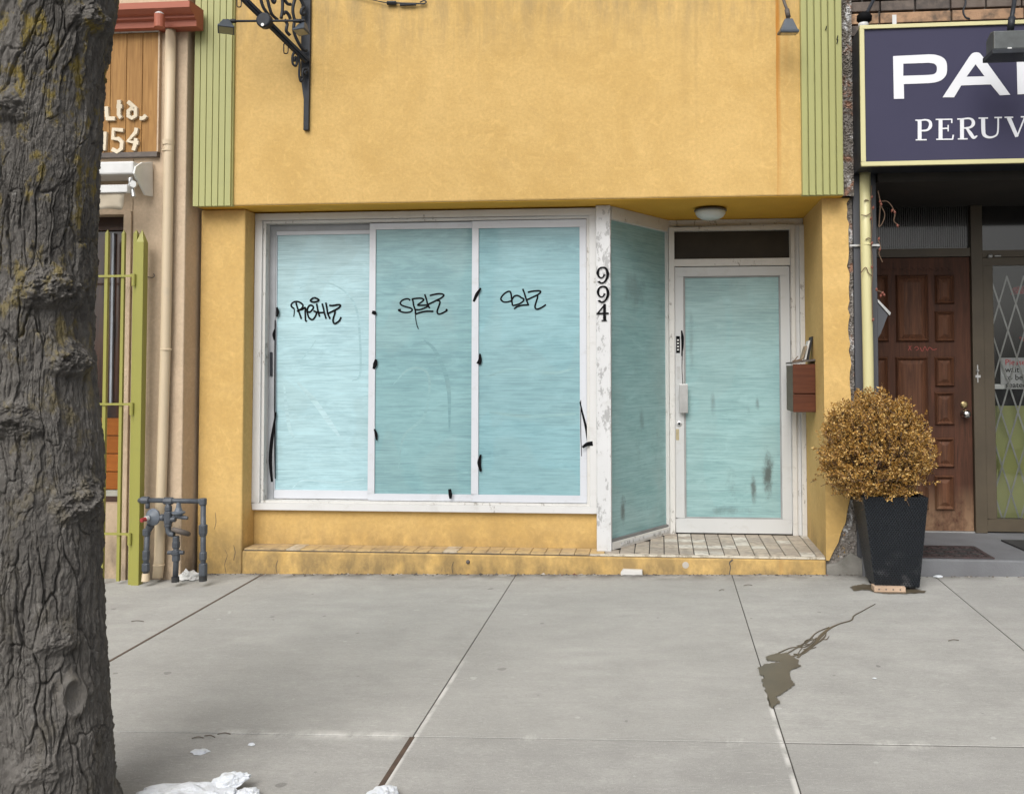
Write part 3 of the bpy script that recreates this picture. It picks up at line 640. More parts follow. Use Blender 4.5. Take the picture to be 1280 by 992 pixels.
# mailbox and cards
y0, y1 = .45, .80; a, b = at(991, 455, y0), at(1017, 515, y0)
mb_ = thing('wooden_mailbox', ((a.x+b.x)/2, .62, b.z), 'reddish cedar mailbox hung on the yellow reveal beside the door', 'mailbox')
zs = a.z-(a.z-b.z)*.62
MB().box(a.x, 1.1555, y0, y0+.016, zs+.004, a.z).build('front_board', BOXWOODMAT, mb_, bevel=.002)
MB().box(a.x, 1.1555, y0, y0+.016, b.z, zs-.004).build('front_board', BOXWOODMAT, mb_, bevel=.002)
MB().box(a.x, a.x+.014, y0+.0165, y1, b.z, a.z-.01).build('side_board', wood('grey_weathered_board', (.17, .125, .085), (.10, .075, .05), axis='X'), mb_, bevel=.002)
MB().box(a.x+.015, 1.1555, y0+.017, y1, b.z+.002, a.z-.03).build('box_body', BOXWOODMAT, mb_)
MB().prism([(a.x-.004, y0-.004, a.z+.001), (1.1555, y0-.004, a.z+.026), (1.1555, y0-.004, a.z+.038), (a.x-.004, y0-.004, a.z+.012)], (0, .36, 0)).build('lid', RUSTY, mb_)
p = at(1007, 452, .5); cards = thing('card_stack', (p.x, .5, a.z+.03), 'small worn cards propped on top of the cedar mailbox', 'cards')
for k, (dx, tl, m) in enumerate(((0, .10, simple('worn_card', (.42, .34, .23), (.16, .12, .08), 40, .8)), (.026, .14, PAPER), (.05, .17, RUBBER))):
    MB().prism([(p.x-.035+dx, .49+.02*k, a.z+.035), (p.x-.02+dx, .49+.02*k, a.z+.035), (p.x+.012+dx, .49+.02*k, a.z+.04+tl), (p.x-.003+dx, .49+.02*k, a.z+.035+tl)], (0, .09, 0)).build('card', m, cards)
s = MB(); s.bar((p.x-.10, .47, a.z+.015), (p.x-.06, .47, a.z+.06), .006, .006); s.bar((p.x-.10, .48, a.z+.02), (p.x-.03, .48, a.z+.035), .012, .02); s.build('twig', TWIG, cards)

# ================================================================== IRON BRACKET, LAMPS
bx = at(383, 60, -.03)
BA = at(384, 77, -.045); BB = at(306, 0, -.42); hd = Vector((BB.x-BA.x, BB.y-BA.y, 0)).normalized(); bn = hd.cross(Vector((0, 0, 1)))
def bp(x, y): return hit(x, y, BA, bn)
br = thing('iron_bracket', (bx.x, -.03, at(383, 163, -.03).z), 'black wrought iron sign bracket with scrolls on the yellow wall', 'bracket')
s = MB(); t0, t1 = at(382, 163, -.02), at(386, 0, -.02)
wb = [(at(380, 163, -.012).x, t0.z), (at(386.5, 163, -.012).x, t0.z), (at(388.5, 60, -.012).x, at(388, 60, -.012).z), (at(390, -80, -.012).x, 4.75), (at(378, -80, -.012).x, 4.75), (at(377, 100, -.012).x, at(377, 100, -.012).z), (at(380.5, 125, -.012).x, at(380, 125, -.012).z)]
s.prism([(x, -.028, z) for x, z in wb], (0, .026, 0)); s.build('wall_bar', IRON, br, bevel=.003)
s = MB(); tip = BA+(BB-BA)*1.9; s.bar(BA, tip, .042, .03, (bn.x, bn.y, 0)); s.build('brace', IRON, br, bevel=.003)
s = MB(); s.bar(BA+(BB-BA)*.02+Vector((0, -.0, -.0)), BA+(BB-BA)*.98, .012, .05, (bn.x, bn.y, 0)); 
top = Vector((bx.x, -.03, tip.z)); s.bar(top, tip+hd*.3, .03, .03); s.build('top_bar', IRON, br)
def scroll(pts, wd=.012, name='scroll'):
    s = MB(); s.tube(crom([bp(250+x/8.533, y/8.533) for x, y in pts], 6), wd, 8); s.build(name, IRON, br, smooth=True)
scroll([(700,-60),(720,0),(740,80),(770,160),(830,215)]); scroll([(640,-80),(650,0),(680,90),(740,170)])
scroll([(760,-20),(785,30),(800,10),(790,-20)]); scroll([(870,-90),(880,0),(878,120),(865,200)])
scroll([(890,150),(915,130),(945,160),(965,205)]); scroll([(1030,-60),(1005,20),(990,100),(1000,180),(1015,230)])
scroll([(1060,-30),(1090,30),(1110,80),(1085,105),(1080,140),(1100,160),(1120,140)]); scroll([(890,-20),(930,40),(970,50)])
scroll([(1005,240),(1000,330),(1040,440),(1100,530),(1140,540)]); scroll([(900,210),(930,260),(920,330),(960,380)])
scroll([(1005,555),(985,610),(990,680),(1020,705),(1035,660),(1020,610),(1005,630),(1012,660)], .009)
scroll([(1045,590),(1062,680),(1058,800),(1075,870),(1095,840),(1078,815)], .009); scroll([(1140,740),(1105,740),(1090,800),(1100,830)], .009); scroll([(1135,760),(1115,780),(1130,800)], .012)
for px_, py_ in ((915, 515), (415, 20)):
    s = MB(); L = [(px_-22, py_-40), (px_-20, py_+45), (px_, py_+58), (px_+22, py_+45), (px_+24, py_-40), (px_, py_-55)]
    s.tube(crom([bp(250+x/8.533, y/8.533) for x, y in L+[L[0]]], 5), .004, 6); s.build('hanging_ring', IRON, br, smooth=True)
p = bp(250+1140/8.533, 240/8.533)
# twin floodlights on the bracket
jb = bp(250+690/8.533, 225/8.533)-bn*.0; jb = jb + (CAM-jb).normalized()*.03
Yj = jb.y
fl = thing('twin_floodlight', jb, 'pair of small black floodlights on a bar across the iron bracket', 'floodlight')
s = MB(); s.lathe(jb+Vector((0, .03, 0)), (0, -1, 0), [(.05, 0), (.055, .01), (.055, .05), (.045, .058)], 24); s.build('junction_box', IRON, fl, smooth=False, bevel=.003)
s = MB(); s.lathe(at(250+668/8.533, 266/8.533, Yj-.03), (0, -1, 0), [(.012, 0), (.011, .004)], 12); s.build('screw', STEEL, fl)
aL, aR = at(250+330/8.533, 228/8.533, Yj), at(250+1120/8.533, 222/8.533, Yj)
s = MB(); s.tube([aL, aR], .0085, 10); s.tube([aL, aL+Vector((.035, 0, 0))], .015, 10); s.tube([aR-Vector((.08, 0, 0)), aR-Vector((.03, 0, 0))], .014, 10); s.build('arm', IRON, fl)
def flood(parent, p, yaw, tilt, wd=.075, name='lamp_head', m=None):
    """small halogen head: tapered hood, flange, glass"""
    R = Matrix.Rotation(yaw, 3, 'Z') @ Matrix.Rotation(tilt, 3, 'X')
    def T(q): return p + R @ Vector(q)
    h = wd*1.45; s = MB()
    prof = [(-wd*.35, -wd*.25, 0), (wd*.35, -wd*.25, 0), (wd*.35, wd*.25, 0), (-wd*.35, wd*.25, 0), (-wd*.8, -wd*.6, -h*.75), (wd*.8, -wd*.6, -h*.75), (wd*.8, wd*.6, -h*.75), (-wd*.8, wd*.6, -h*.75),
            (-wd*.9, -wd*.7, -h*.78), (wd*.9, -wd*.7, -h*.78), (wd*.9, wd*.7, -h*.78), (-wd*.9, wd*.7, -h*.78), (-wd*.9, -wd*.7, -h*.95), (wd*.9, -wd*.7, -h*.95), (wd*.9, wd*.7, -h*.95), (-wd*.9, wd*.7, -h*.95)]
    fs = [(0, 1, 2, 3)]
    for k in range(3):
        for i in range(4): fs.append((k*4+i, k*4+(i+1) % 4, k*4+4+(i+1) % 4, k*4+4+i))
    fs.append((15, 14, 13, 12)); s.add([T(q) for q in prof], fs)
    hd_ = s.build(name, m or simple('slate_lamp_metal', (.06, .075, .095), (.04, .05, .065), 12, .4), parent, bevel=.003)
    s = MB(); s.add([T(q) for q in ((-wd*.75, -wd*.55, -h*.957), (wd*.75, -wd*.55, -h*.957), (wd*.75, wd*.55, -h*.957), (-wd*.75, wd*.55, -h*.957), (-wd*.75, -wd*.55, -h*.975), (wd*.75, -wd*.55, -h*.975), (wd*.75, wd*.55, -h*.975), (-wd*.75, wd*.55, -h*.975))],
        [(0, 1, 2, 3), (7, 6, 5, 4), (0, 4, 5, 1), (1, 5, 6, 2), (2, 6, 7, 3), (3, 7, 4, 0)]); s.build('lens', simple('lamp_lens', (.25, .24, .17), (.18, .17, .12), 9, .2, coat=.5), hd_)
    return hd_
flood(fl, aL+Vector((-.035, 0, .005)), .45, -.35, .062); flood(fl, aR+Vector((-.02, .02, -.01)), -.3, -.3, .055)
s = MB(); s.tube(crom([aL, aL+Vector((-.03, 0, .008)), aL+Vector((-.045, 0, -.005))], 5), .009, 8); s.build('elbow', IRON, fl)
# single floodlight at the right
p = at(985.5, 24, -.22)
f2 = thing('single_floodlight', p, 'small dark floodlight hanging on the yellow wall near the right pilaster', 'floodlight')
flood(f2, p, .1, .12, .072)
s = MB(); s.tube(crom([at(975, -30, -.005), at(977, -12, -.12), at(980, 2, -.2), at(985, 16, -.22), p], 5), .011, 8); s.tube([at(983.5, 12, -.22), at(985.5, 22, -.22)], .017, 10); s.build('arm', RUSTY, f2, smooth=True)
# turnbuckle and wire on the wall
p0, p1 = at(484, 4, -.02), at(530, 5, -.02)
tb = thing('turnbuckle', p0, 'small black turnbuckle and wire fixed high on the yellow wall', 'turnbuckle')
s = MB(); s.tube(crom([at(380, -25, -.02), at(440, -6, -.02), at(465, 0, -.02), p0], 5), .004, 6); s.build('wire', IRON, tb)
s = MB(); s.tube([p0, at(495, 4, -.02)], .016, 8); s.tube([at(495, 4, -.02), p1], .006, 6); s.tube([at(500, 6.5, -.02), at(520, 6, -.02)], .009, 8); s.tube(crom([p1, at(533, 3, -.02), at(530, 1, -.02), at(525, 3, -.02)], 4), .005, 6); s.build('body', IRON, tb)

# ================================================================== LEFT BUILDING
BY = -.08
xe = at(228.5, 500, BY).x; xw = at(163, 450, BY).x; zsill = at(140, 630, BY).z; zhead = at(140, 268, BY).z
lb = thing('beige_building', (-5.5, BY, 0), 'beige stucco building with a terracotta cornice behind the tree', 'building')
zc = at(200, 30, BY).z
MB().box(xw, xe, BY, 6, -.25, zc).build('corner_pier', BEIGE, lb, bevel=.008)
MB().box(-9, xw-.001, BY, 6, zhead, zc).build('upper_wall', BEIGE, lb)
MB().box(-9, xw-.001, BY+.03, 6, -.25, zsill).build('lower_wall', BEIGE, lb)
MB().box(-9, -6.9, BY, 6, zsill, zhead).build('side_wall', BEIGE, lb)
MB().box(-9, xe-.005, BY+.005, 6, zc+.001, 6.8).build('top_wall', BEIGE, lb)
# cornice
z1 = at(200, 33, -.2).z; z2 = at(200, 2, -.28).z; h = z2-z1
prof = [(BY+.001, z1), (BY-.10, z1), (BY-.10, z1+h*.30), (BY-.13, z1+h*.36), (BY-.13, z1+h*.48), (BY-.16, z1+h*.52), (BY-.20, z1+h*.68), (BY-.20, z1+h*.98), (BY-.17, z1+h*1.02), (BY+.001, z1+h*1.04)]
xc = at(243, 15, BY-.13).x
MB().prism([(-9, y, z) for y, z in prof], (xc+9, 0, 0)).build('cornice', TERRA, lb)
# window
WB = .06
s = MB(); frame(s, -6.9, xw, zsill, zhead, .05, .05, .04, .10, WB-.03, WB+.05); lw = s.build('shop_window', simple('dark_brown_frame', (.06, .03, .02), (.04, .022, .016), 8, .5), lb)
zp = at(140, 522, WB).z; zp2 = at(140, 612, WB).z
MB().box(-6.85, xw-.05, WB+.01, WB+.02, zp, zhead-.1).build('pane', simple('brownish_shop_glass', (.075, .038, .026), (.02, .018, .018), 3.5, .1, stretch=(6, 1, .8), coat=.4), lw)
for k in range(4):
    a = zp2+(zp-zp2)*k/4; MB().box(-6.85, xw-.05, WB+.0, WB+.03, a+.004, a+(zp-zp2)/4-.003).build('panel_board', ORANGE, lw, bevel=.003)
MB().box(-6.85, xw-.05, WB-.002, WB+.03, zsill+.04, zp2-.002).build('sill', simple('pale_sill', (.5, .5, .44), (.36, .36, .30)), lw)
MB().box(at(154, 400, BY).x-.0, xw-.002, BY-.018, BY+.10, zsill-.6, zhead+.02).build('window_trim', BEIGE, lw, bevel=.003)
s = MB(); q = at(143, 300, WB); s.box(q.x-.012, q.x+.004, WB-.012, WB+.008, zp+.1, zhead-.12); s.build('glazing_bar', simple('pale_blue_bar', (.35, .38, .42)), lw)
# wooden sign of planks
SYP = BY-.012; pz0, pz1 = at(170, 191, SYP).z, at(170, 42, SYP).z
ws = thing('plank_sign', (-4.4, SYP, pz0), 'stained wooden plank sign ending in Ltd. and 154', 'sign')
xp = [at(x, 120, SYP).x for x in (198.5, 178.5, 157)]; pw = xp[0]-xp[1]
for k in range(12):
    xb_ = xp[0]-k*pw; MB().box(xb_-pw+.003, xb_, SYP-.012, SYP+.011, pz0, pz1).build('plank', PLANK, ws, bevel=.004)
MB().box(xp[0]-12*pw, at(201, 40, SYP).x, SYP-.03, SYP+.011, pz1+.001, at(170, 36.5, SYP).z).build('rail', OLDWHITE, ws, bevel=.003)
MB().box(xp[0]-12*pw, at(199, 190, SYP).x, SYP-.03, SYP+.011, at(170, 197.5, SYP).z, pz0-.001).build('rail', RUSTY, ws, bevel=.003)
MB().box(xp[0]+.001, xp[0]+.012, SYP-.02, SYP+.011, pz0, pz1).build('edge_strip', BEIGE, ws)
LY = SYP-.013
def wl(lines, name='letter'):
    s = MB(); k = 0
    for L in lines:
        stroke(s, [at(120+x/6.2, 110+y/6.2, LY) for x, y in L], .030, (0, -1, 0), .022, .0004*k, 1, False); k += 1
    s.build(name, CREAMWOOD, ws, bevel=.002)
wl([[(92,150),(97,235)], [(88,243),(160,243)]]); wl([[(190,100),(188,215),(205,240)], [(172,150),(215,150)]])
wl([[(258,112),(318,165),(318,222),(290,240),(262,225),(262,185),(285,165),(312,170)]]); wl([[(350,242),(378,240),(398,218)]], 'full_stop')
wl([[(82,345),(72,490)]], 'numeral'); wl([[(222,333),(145,326),(143,398),(185,398),(212,425),(208,475),(175,500),(135,478)]], 'numeral')
wl([[(325,315),(318,350),(258,418),(340,432)], [(322,395),(312,455),(300,490)]], 'numeral')
# awning cassette
a0, a1 = at(122, 203, -.3), at(170, 218, -.3)
aw = thing('folded_awning', (-4.4, -.25, a1.z), 'folded white awning box with cream canvas under the plank sign', 'awning')
MB().box(-6.9, at(192, 222, BY-.004).x-.0145, -.32, BY-.002, a1.z, a0.z).build('cassette', WHITE, aw, bevel=.012)
e2 = at(192, 222, BY-.004).x; EN = Vector((1, 0, 0)); EP = Vector((e2, 0, 0))
e = [hit(x, y, EP, EN) for x, y in ((168, 217), (170, 208), (178, 203), (191, 202.5), (191.5, 246), (182, 244))]
MB().prism([Vector((e2, min(q.y, BY-.003), q.z)) for q in e], (-.014, 0, 0)).build('end_plate', simple('dull_white_plastic', (.72, .72, .68), (.6, .6, .56), 7, .5), aw, bevel=.003)
AYF = e[0].y
b0, b1 = at(122, 232, -.36), at(161, 241, -.36)
MB().box(-6.9, b1.x, -.38, -.33, b1.z, b0.z).build('front_bar', WHITE, aw, bevel=.006)
s = MB(); vs = []; fs = []; nx = 60
for i in range(nx+1):
    x = -6.85+(b1.x-.03+6.85)*i/nx
    for j in range(5):
        k = j/4; yy = -.36+.02*k+.012*math.sin(x*30+j)*k; zz = b1.z-(b1.z-at(122, 262, -.35).z)*k*(1 if i < nx else .95)+.006*math.sin(x*22)*k
        vs.append((x-.03*k*(i == nx), yy, zz))
for i in range(nx):
    for j in range(4): q = i*5+j; fs.append((q, q+5, q+6, q+1))
s.add(vs, fs); cv = s.build('canvas', FABRIC, aw, smooth=True); cv.modifiers.new('t', 'SOLIDIFY').thickness = .003
s = MB(); k0, k1 = at(163, 222, -.30), at(167, 246, -.32); s.tube([at(161, 233, -.34), k0, k1], [.012, .018, .016], 10); s.lathe(at(168, 231, -.32), (0, -1, 0), [(.026, 0), (.026, .02)], 14); s.build('arm_joint', STEEL, aw)
# downspout, cream
def spout(name, pts, rad, m, label, collars=(), cap=None):
    t = thing(name, pts[-1], label, 'downspout'); s = MB(); s.tube(pts, rad, 16); s.build('pipe', m, t, smooth=True)
    for p, r, hgt in collars:
        s = MB(); s.lathe(p, (0, 0, 1), [(rad*.98, 0), (r, 0.003), (r, hgt), (rad*.98, hgt+.003)], 18); s.build('collar', m, t)
    return t
DYL = BY-.05
P = [at(213.5, 33, DYL), at(211, 200, DYL), at(207, 430, DYL), at(202, 600, DYL), at(199, 700, DYL), at(197, 722, DYL-.02)]
t = spout('cream_downspout', P, .036, CREAM, 'slender cream downspout on the beige wall behind the gas pipes', ((at(210.5, 182, DYL), .042, .04), (at(210, 190, DYL), .043, .012), (at(207.5, 438, DYL), .041, .012), (at(198.5, 707, DYL-.01), .040, .01)))
s = MB(); q = at(213.5, 33, BY-.215); s.tube([Vector((P[0].x, BY-.2, q.z)), Vector((P[0].x, BY-.2, at(213, 18, BY-.2).z))], .036, 14); s.build('upper_pipe', TERRA, t)
s = MB(); s.lathe((P[0].x, BY-.2, at(213, 18.5, BY-.2).z), (0, 0, 1), [(.030, 0), (.03, .012), (.018, .02)], 14); s.build('cap', WHITE, t)
# green security gate
GYP = -.21
sg = thing('security_gate', gnd(171, 722), 'lime green iron security gate standing before the left shop window', 'gate')
gzb = gnd(171, 722).z
x0, x1 = at(171.5, 400, GYP).x, at(181, 400, GYP).x; lean = at(171, 720, GYP).x*0
zt = at(177, 303, GYP).z; ztip = at(178.5, 286, GYP).z
s = MB(); s.box(x0, x1, GYP-.03, GYP+.03, gzb-.05, zt)
s.add([(x0, GYP-.03, zt), (x1, GYP-.03, zt), (x1, GYP+.03, zt), (x0, GYP+.03, zt), ((x0+x1)/2, GYP, ztip)], [(0, 1, 4), (1, 2, 4), (2, 3, 4), (3, 0, 4)]); s.build('post', LIME, sg, bevel=.003)
for px_, top, wd in ((168, 292, .014), (152.5, 292, .011), (132, 292, .012), (112, 292, .011), (92, 292, .011), (72, 292, .011), (52, 292, .011), (32, 292, .011)):
    x = at(px_, 450, GYP).x; zz = at(px_, top, GYP).z
    s = MB(); s.box(x-wd, x+wd, GYP-wd, GYP+wd, gzb+(.02 if wd < .013 else -.02), zz); s.add([(x-wd, GYP-wd, zz), (x+wd, GYP-wd, zz), (x+wd, GYP+wd, zz), (x-wd, GYP+wd, zz), (x, GYP, zz+.03)], [(0, 1, 4), (1, 2, 4), (2, 3, 4), (3, 0, 4)]); s.build('bar', LIME, sg)
for py_ in (345, 505, 667):
    zr = at(150, py_, GYP-.015).z; MB().box(at(30, 450, GYP).x, x0-.012, GYP-.022, GYP-.0115, zr-.008, zr+.008).build('rail', LIME, sg)
    s = MB(); s.tube([(x0-.008, GYP-.038, zr-.075), (x0-.008, GYP-.038, zr+.01)], .014, 12); s.box(x0-.03, x0-.005, GYP-.045, GYP-.03, zr-.01, zr+.012); s.build('hinge', LIME, sg)
s = MB(); s.tube(crom([at(184, 346, BY-.01), at(190, 347, BY-.03), at(193, 345, BY-.03), at(192, 342, BY-.03)], 5), .004, 6); s.build('hook', RUSTY, sg)

# ================================================================== GAS PIPES
GP_Y = -.27
def gp(x, y, dy=0): return at(150+x/7.086, 600+y/7.086, GP_Y+dy)
gas = thing('gas_manifold', gnd(219, 725), 'grey gas pipes with a round regulator standing against the beige corner', 'gas pipes')
def fit(p, r, hgt, ax=(0, 0, 1)):
    s = MB(); s.lathe(p, ax, [(r*.8, -hgt/2), (r, -hgt/2+.006), (r, hgt/2-.006), (r*.8, hgt/2)], 8 if hgt > .02 else 6); s.build('fitting', GREYMET, gas, bevel=.002)
s = MB(); s.tube(crom([gp(185, 180, .12), gp(180, 178, .03), gp(200, 175), gp(230, 176)], 4), .019, 12); s.tube([gp(230, 176), gp(720, 186)], .0175, 12); s.tube(crom([gp(700, 186), gp(735, 188), gp(740, 215)], 5), .0195, 12); s.build('top_pipe', GREYMET, gas, smooth=True)
fit(gp(430, 182), .026, .07, (1, 0, 0)); fit(gp(225, 176), .027, .06, (1, 0, 0)); fit(gp(735, 190), .027, .05)
s = MB(); s.tube([gp(737, 200), gp(737, 660), gp(735, 885)], .0185, 12); s.build('right_pipe', GREYMET, gas, smooth=True)
for y, r, h_ in ((435, .031, .07), (410, .027, .03), (480, .026, .025), (670, .026, .06), (790, .030, .09), (760, .028, .02)): fit(gp(736, y), r, h_)
s = MB(); s.tube([gp(735, 840), gp(735, 892)], .027, 12); s.tube([gp(490, 855), gp(490, 900)], .026, 12); s.build('black_sleeve', RUBBER, gas)
s = MB(); s.tube([gp(245, 190), gp(245, 250)], .015, 10); s.tube([gp(243, 440), gp(235, 640), gp(228, 830)], .0185, 12); s.build('left_pipe', GREYMET, gas, smooth=True)
for y, r, h_ in ((460, .028, .05), (650, .026, .05), (690, .025, .03), (770, .028, .06), (745, .026, .02)): fit(gp(236-(y-440)*.02, y), r, h_)
s = MB(); s.tube([gp(228, 822), gp(226, 892)], [.024, .028], 12); s.build('cream_sleeve', CREAM, gas)
c = gp(285, 330, -.02)
s = MB(); s.lathe(c+Vector((0, .03, 0)), (-.25, -1, .05), [(.03, -.01), (.055, .0), (.062, .012), (.062, .02), (.05, .03), (.045, .034), (.02, .05), (.018, .062)], 26); rg = s.build('regulator', simple('blue_grey_metal', (.13, .15, .18), (.085, .10, .12), 14, .5, .2), gas, smooth=False, bevel=.002)
s = MB(); s.tube([c+Vector((-.012, -.03, 0)), c+Vector((-.018, -.055, .002))], .016, 14); s.build('vent_ring', WHITE, rg)
s = MB(); s.tube([c+Vector((-.017, -.05, -.002)), c+Vector((-.03, -.085, -.006))], .015, 14); s.build('red_cap', REDP, rg)
s = MB(); s.tube([gp(270, 400), gp(245, 450)], [.028, .022], 12); s.build('outlet', GREYMET, rg)
s = MB(); s.tube([gp(340, 330), gp(400, 330)], .018, 10); s.tube([gp(428, 190), gp(428, 420)], .018, 12); s.tube(crom([gp(425, 410), gp(428, 450), gp(445, 475), gp(480, 480)], 5), .019, 12); s.build('centre_pipe', GREYMET, gas, smooth=True)
fit(gp(428, 330), .03, .09); fit(gp(428, 250), .026, .04); fit(gp(426, 385), .026, .05); fit(gp(375, 330), .026, .03, (1, 0, 0)); fit(gp(465, 345), .02, .05, (1, 0, 0))
s = MB(); s.lathe(gp(520, 215), (0, 0, -1), [(.014, -.02), (.018, .02), (.028, .045), (.046, .052), (.046, .062), (.03, .068), (.02, .082)], 18); s.build('relief_valve', bpy.data.materials['blue_grey_metal'], gas, bevel=.001)
s = MB(); s.tube([gp(470, 320), gp(540, 325), gp(600, 335)], [.012, .016, .012], 10); s.build('valve_spout', GREYMET, gas)
c = gp(540, 455); R_ = Matrix.Rotation(.25, 3, 'Y') @ Matrix.Rotation(-.35, 3, 'X')
s = MB(); s.tube([c+R_ @ Vector((math.cos(t)*.052, math.sin(t)*.052, 0)) for t in np.linspace(0, 2*math.pi, 25)[:-1]], .0175, 10, closed=True); s.build('pipe_loop', RUSTY, gas, smooth=True)
s = MB(); s.tube([gp(497, 500), gp(497, 700), gp(490, 870)], .019, 12); s.build('riser', GREYMET, gas, smooth=True)
for y, r, h_ in ((525, .024, .05), (570, .027, .05), (640, .034, .035), (680, .028, .06)): fit(gp(497, y), r, h_)
s = MB(); s.tube([gp(425, 640), gp(565, 640)], .014, 10); s.build('valve_lugs', GREYMET, gas)
# crumpled wrapper
def crumple(name, c, rx, ry, rz, m, seed, label, cat, sub=3, amp=.35, group=None):
    import bmesh
    r = random.Random(seed); bm = bmesh.new(); bmesh.ops.create_icosphere(bm, subdivisions=sub, radius=1)
    from mathutils import noise as mn
    off = Vector((seed*3.1, seed*1.7, 0))
    for v in bm.verts:
        d = 1+amp*mn.noise(v.co*1.6+off)+amp*.6*mn.noise(v.co*4+off)+amp*.3*mn.noise(v.co*9+off)
        v.co = Vector((v.co.x*rx*d, v.co.y*ry*d, max(v.co.z, -.15)*rz*d))
    me = bpy.data.meshes.new(name); bm.to_mesh(me); bm.free(); me.materials.append(m)
    o = bpy.data.objects.new(name, me); COL.objects.link(o); o.location = c; WL[o.name] = Vector(c)
    return setup(o, label, cat, group)
p = gnd(235, 725); crumple('crumpled_wrapper', p+Vector((0, .02, .015)), .07, .04, .045, PAPER, 3, 'crumpled white plastic wrapper lying at the foot of the gas pipes', 'litter', 3, .8)

# ================================================================== RIGHT BUILDING
rb = thing('brick_restaurant', (3, .1, 0), 'dark brick building with a recessed entry under a navy sign', 'building')
RX0 = 1.374
MB().box(RX0, 6.5, .14, 6, 2.87, 6.8).build('brick_backing', MORTAR, rb)
MB().box(RX0, 1.536, .10, 1.2, -.1, 2.868).build('pier', DARKGREY, rb, bevel=.006)
MB().box(4.2, 6.5, .10, 6, -.1, 2.868).build('pier', DARKGREY, rb)
MB().box(1.537, 4.199, .05, 1.3, 2.80, 2.869).build('ceiling', DARKCEIL, rb)
MB().box(RX0, 6.5, -.19, .139, 2.872, 2.885).build('sign_soffit', DARKCEIL, rb)
# bricks above the sign
zb1 = at(1150, 28, .1).z; zb0 = at(1150, 13, .1).z; bh = zb0-zb1
def brow(z, hgt, ln, off, m, name):
    x = RX0-off
    while x < 4.6:
        a, b = max(x, RX0), x+ln-.012
        if b > a+.02: MB().box(a, b, .10+random.uniform(-.004, .004), .141, z+.005, z+hgt-.006).build(name, m, rb, bevel=.005)
        x += ln
brow(zb1-.09, .085, .25, .1, BRICK, 'brick'); brow(zb1-.003, bh, .50, .29, BROWNSTONE, 'stone')
z = zb1+bh
for k in range(5): brow(z, .082, .245, .12*(k % 2)+.03, BRICK, 'brick'); z += .084
z = 2.9
while z < zb1-.14:
    MB().box(RX0, RX0+.13, .10+random.uniform(-.012, .004), .141, z+.005, z+.078).build('brick', BRICK, rb, bevel=.006); z += .084
# floor of the entry
rstep = MB().box(1.40, 6.4, .05, 1.3, -.2, .162).build('entry_step', STONE, rb, bevel=.012)
# back wall of the recess
RY = 1.1
wd0, wd1 = 1.70, at(1214, 450, RY).x; zd0, zd1 = .172, at(1150, 322, RY).z
MB().box(1.5365, wd0, RY-.02, RY+.1, .1625, 2.798).build('frame_post', BRONZE, rb)
fx0, fx1 = wd1+.003, at(1229, 450, RY).x
MB().box(fx0, fx1, RY-.035, RY+.1, .1625, 2.798).build('frame_post', BRONZE, rb, bevel=.004)
MB().box(wd0+.001, wd1+.002, RY-.02, RY+.1, zd1+.004, at(1150, 311, RY).z).build('door_head', BRONZE, rb)
zt0, zt1 = at(1150, 311, RY).z+.001, at(1150, 250, RY).z
s = MB(); s.box(wd0+.001, wd1+.002, RY+.02, RY+.04, zt0, zt1); tr = s.build('transom_pane', DARKGLASS, rb)
s = MB()
for k in range(46):
    x = wd0+.02+k*.0172; s.box(x, x+.009, RY+.012, RY+.0195, zt0+.01, zt1-.05)
s.build('ribbed_glass', simple('ribbed_grey_glass', (.045, .045, .042), (.03, .03, .028), 3, .25, coat=.3), tr)
MB().box(1.5365, 4.199, RY-.01, RY+.1, zt1+.001, 2.799).build('lintel', DARKCEIL, rb)
# panelled door
wd = MB().box(wd0+.002, wd1, RY, RY+.05, zd0, zd1).build('panelled_door', DOORWOOD, rb, bevel=.003, label='worn red brown wooden door with many raised panels')
def panel(xa, ya, xb, yb):
    a, b = at(xa, ya, RY), at(xb, yb, RY); s = MB()
    P = lambda d, y: [(a.x+d, y, b.z+d), (b.x-d, y, b.z+d), (b.x-d, y, a.z-d), (a.x+d, y, a.z-d)]
    v = P(0, RY-.002) + P(.010, RY-.026) + P(.030, RY-.003) + P(.060, RY-.018); f = []
    for k in range(3):
        for i in range(4): f.append((k*4+i, k*4+(i+1) % 4, k*4+4+(i+1) % 4, k*4+4+i))
    f.append((12, 13, 14, 15)); s.add(v, f)
    s.add([(p[0], RY+.001, p[2]) for p in P(0, 0)] + P(0, RY-.002), [(0, 1, 5, 4), (1, 2, 6, 5), (2, 3, 7, 6), (3, 0, 4, 7)])
    s.build('door_panel', DOORPANEL, wd)
for ya, yb in ((344, 427), (446, 530), (546, 636)): panel(1119, ya, 1161, yb); panel(1086, ya, 1111, yb)
for ya, yb in ((344, 380), (389, 427), (446, 483), (490, 531), (547, 584), (594, 637)): panel(1168, ya, 1193, yb)
s = MB(); a = at(1098, 342, RY); 
for k in range(12):
    q = at(1104+k*7.5, 337, RY-.002); s.bar(q+Vector((-.012, 0, .014)), q+Vector((.014, 0, 0)), .008, .008); s.bar(q+Vector((.014, 0, 0)), q+Vector((-.012, 0, -.014)), .008, .008)
s.build('carved_chevron', DOORWOOD, wd)
c = at(1205, 517, RY); s = MB(); s.lathe(c, (0, -1, 0), [(.032, 0), (.032, .006), (.014, .01), (.014, .04), (.03, .05), (.034, .065), (.026, .08), (.006, .085)], 20); s.build('door_knob', CHROME, wd, smooth=True)
c = at(1205, 505.5, RY); s = MB(); s.lathe(c, (0, -1, 0), [(.027, 0), (.027, .008), (.018, .014), (.008, .015)], 18); s.build('deadbolt', BRASS, wd)
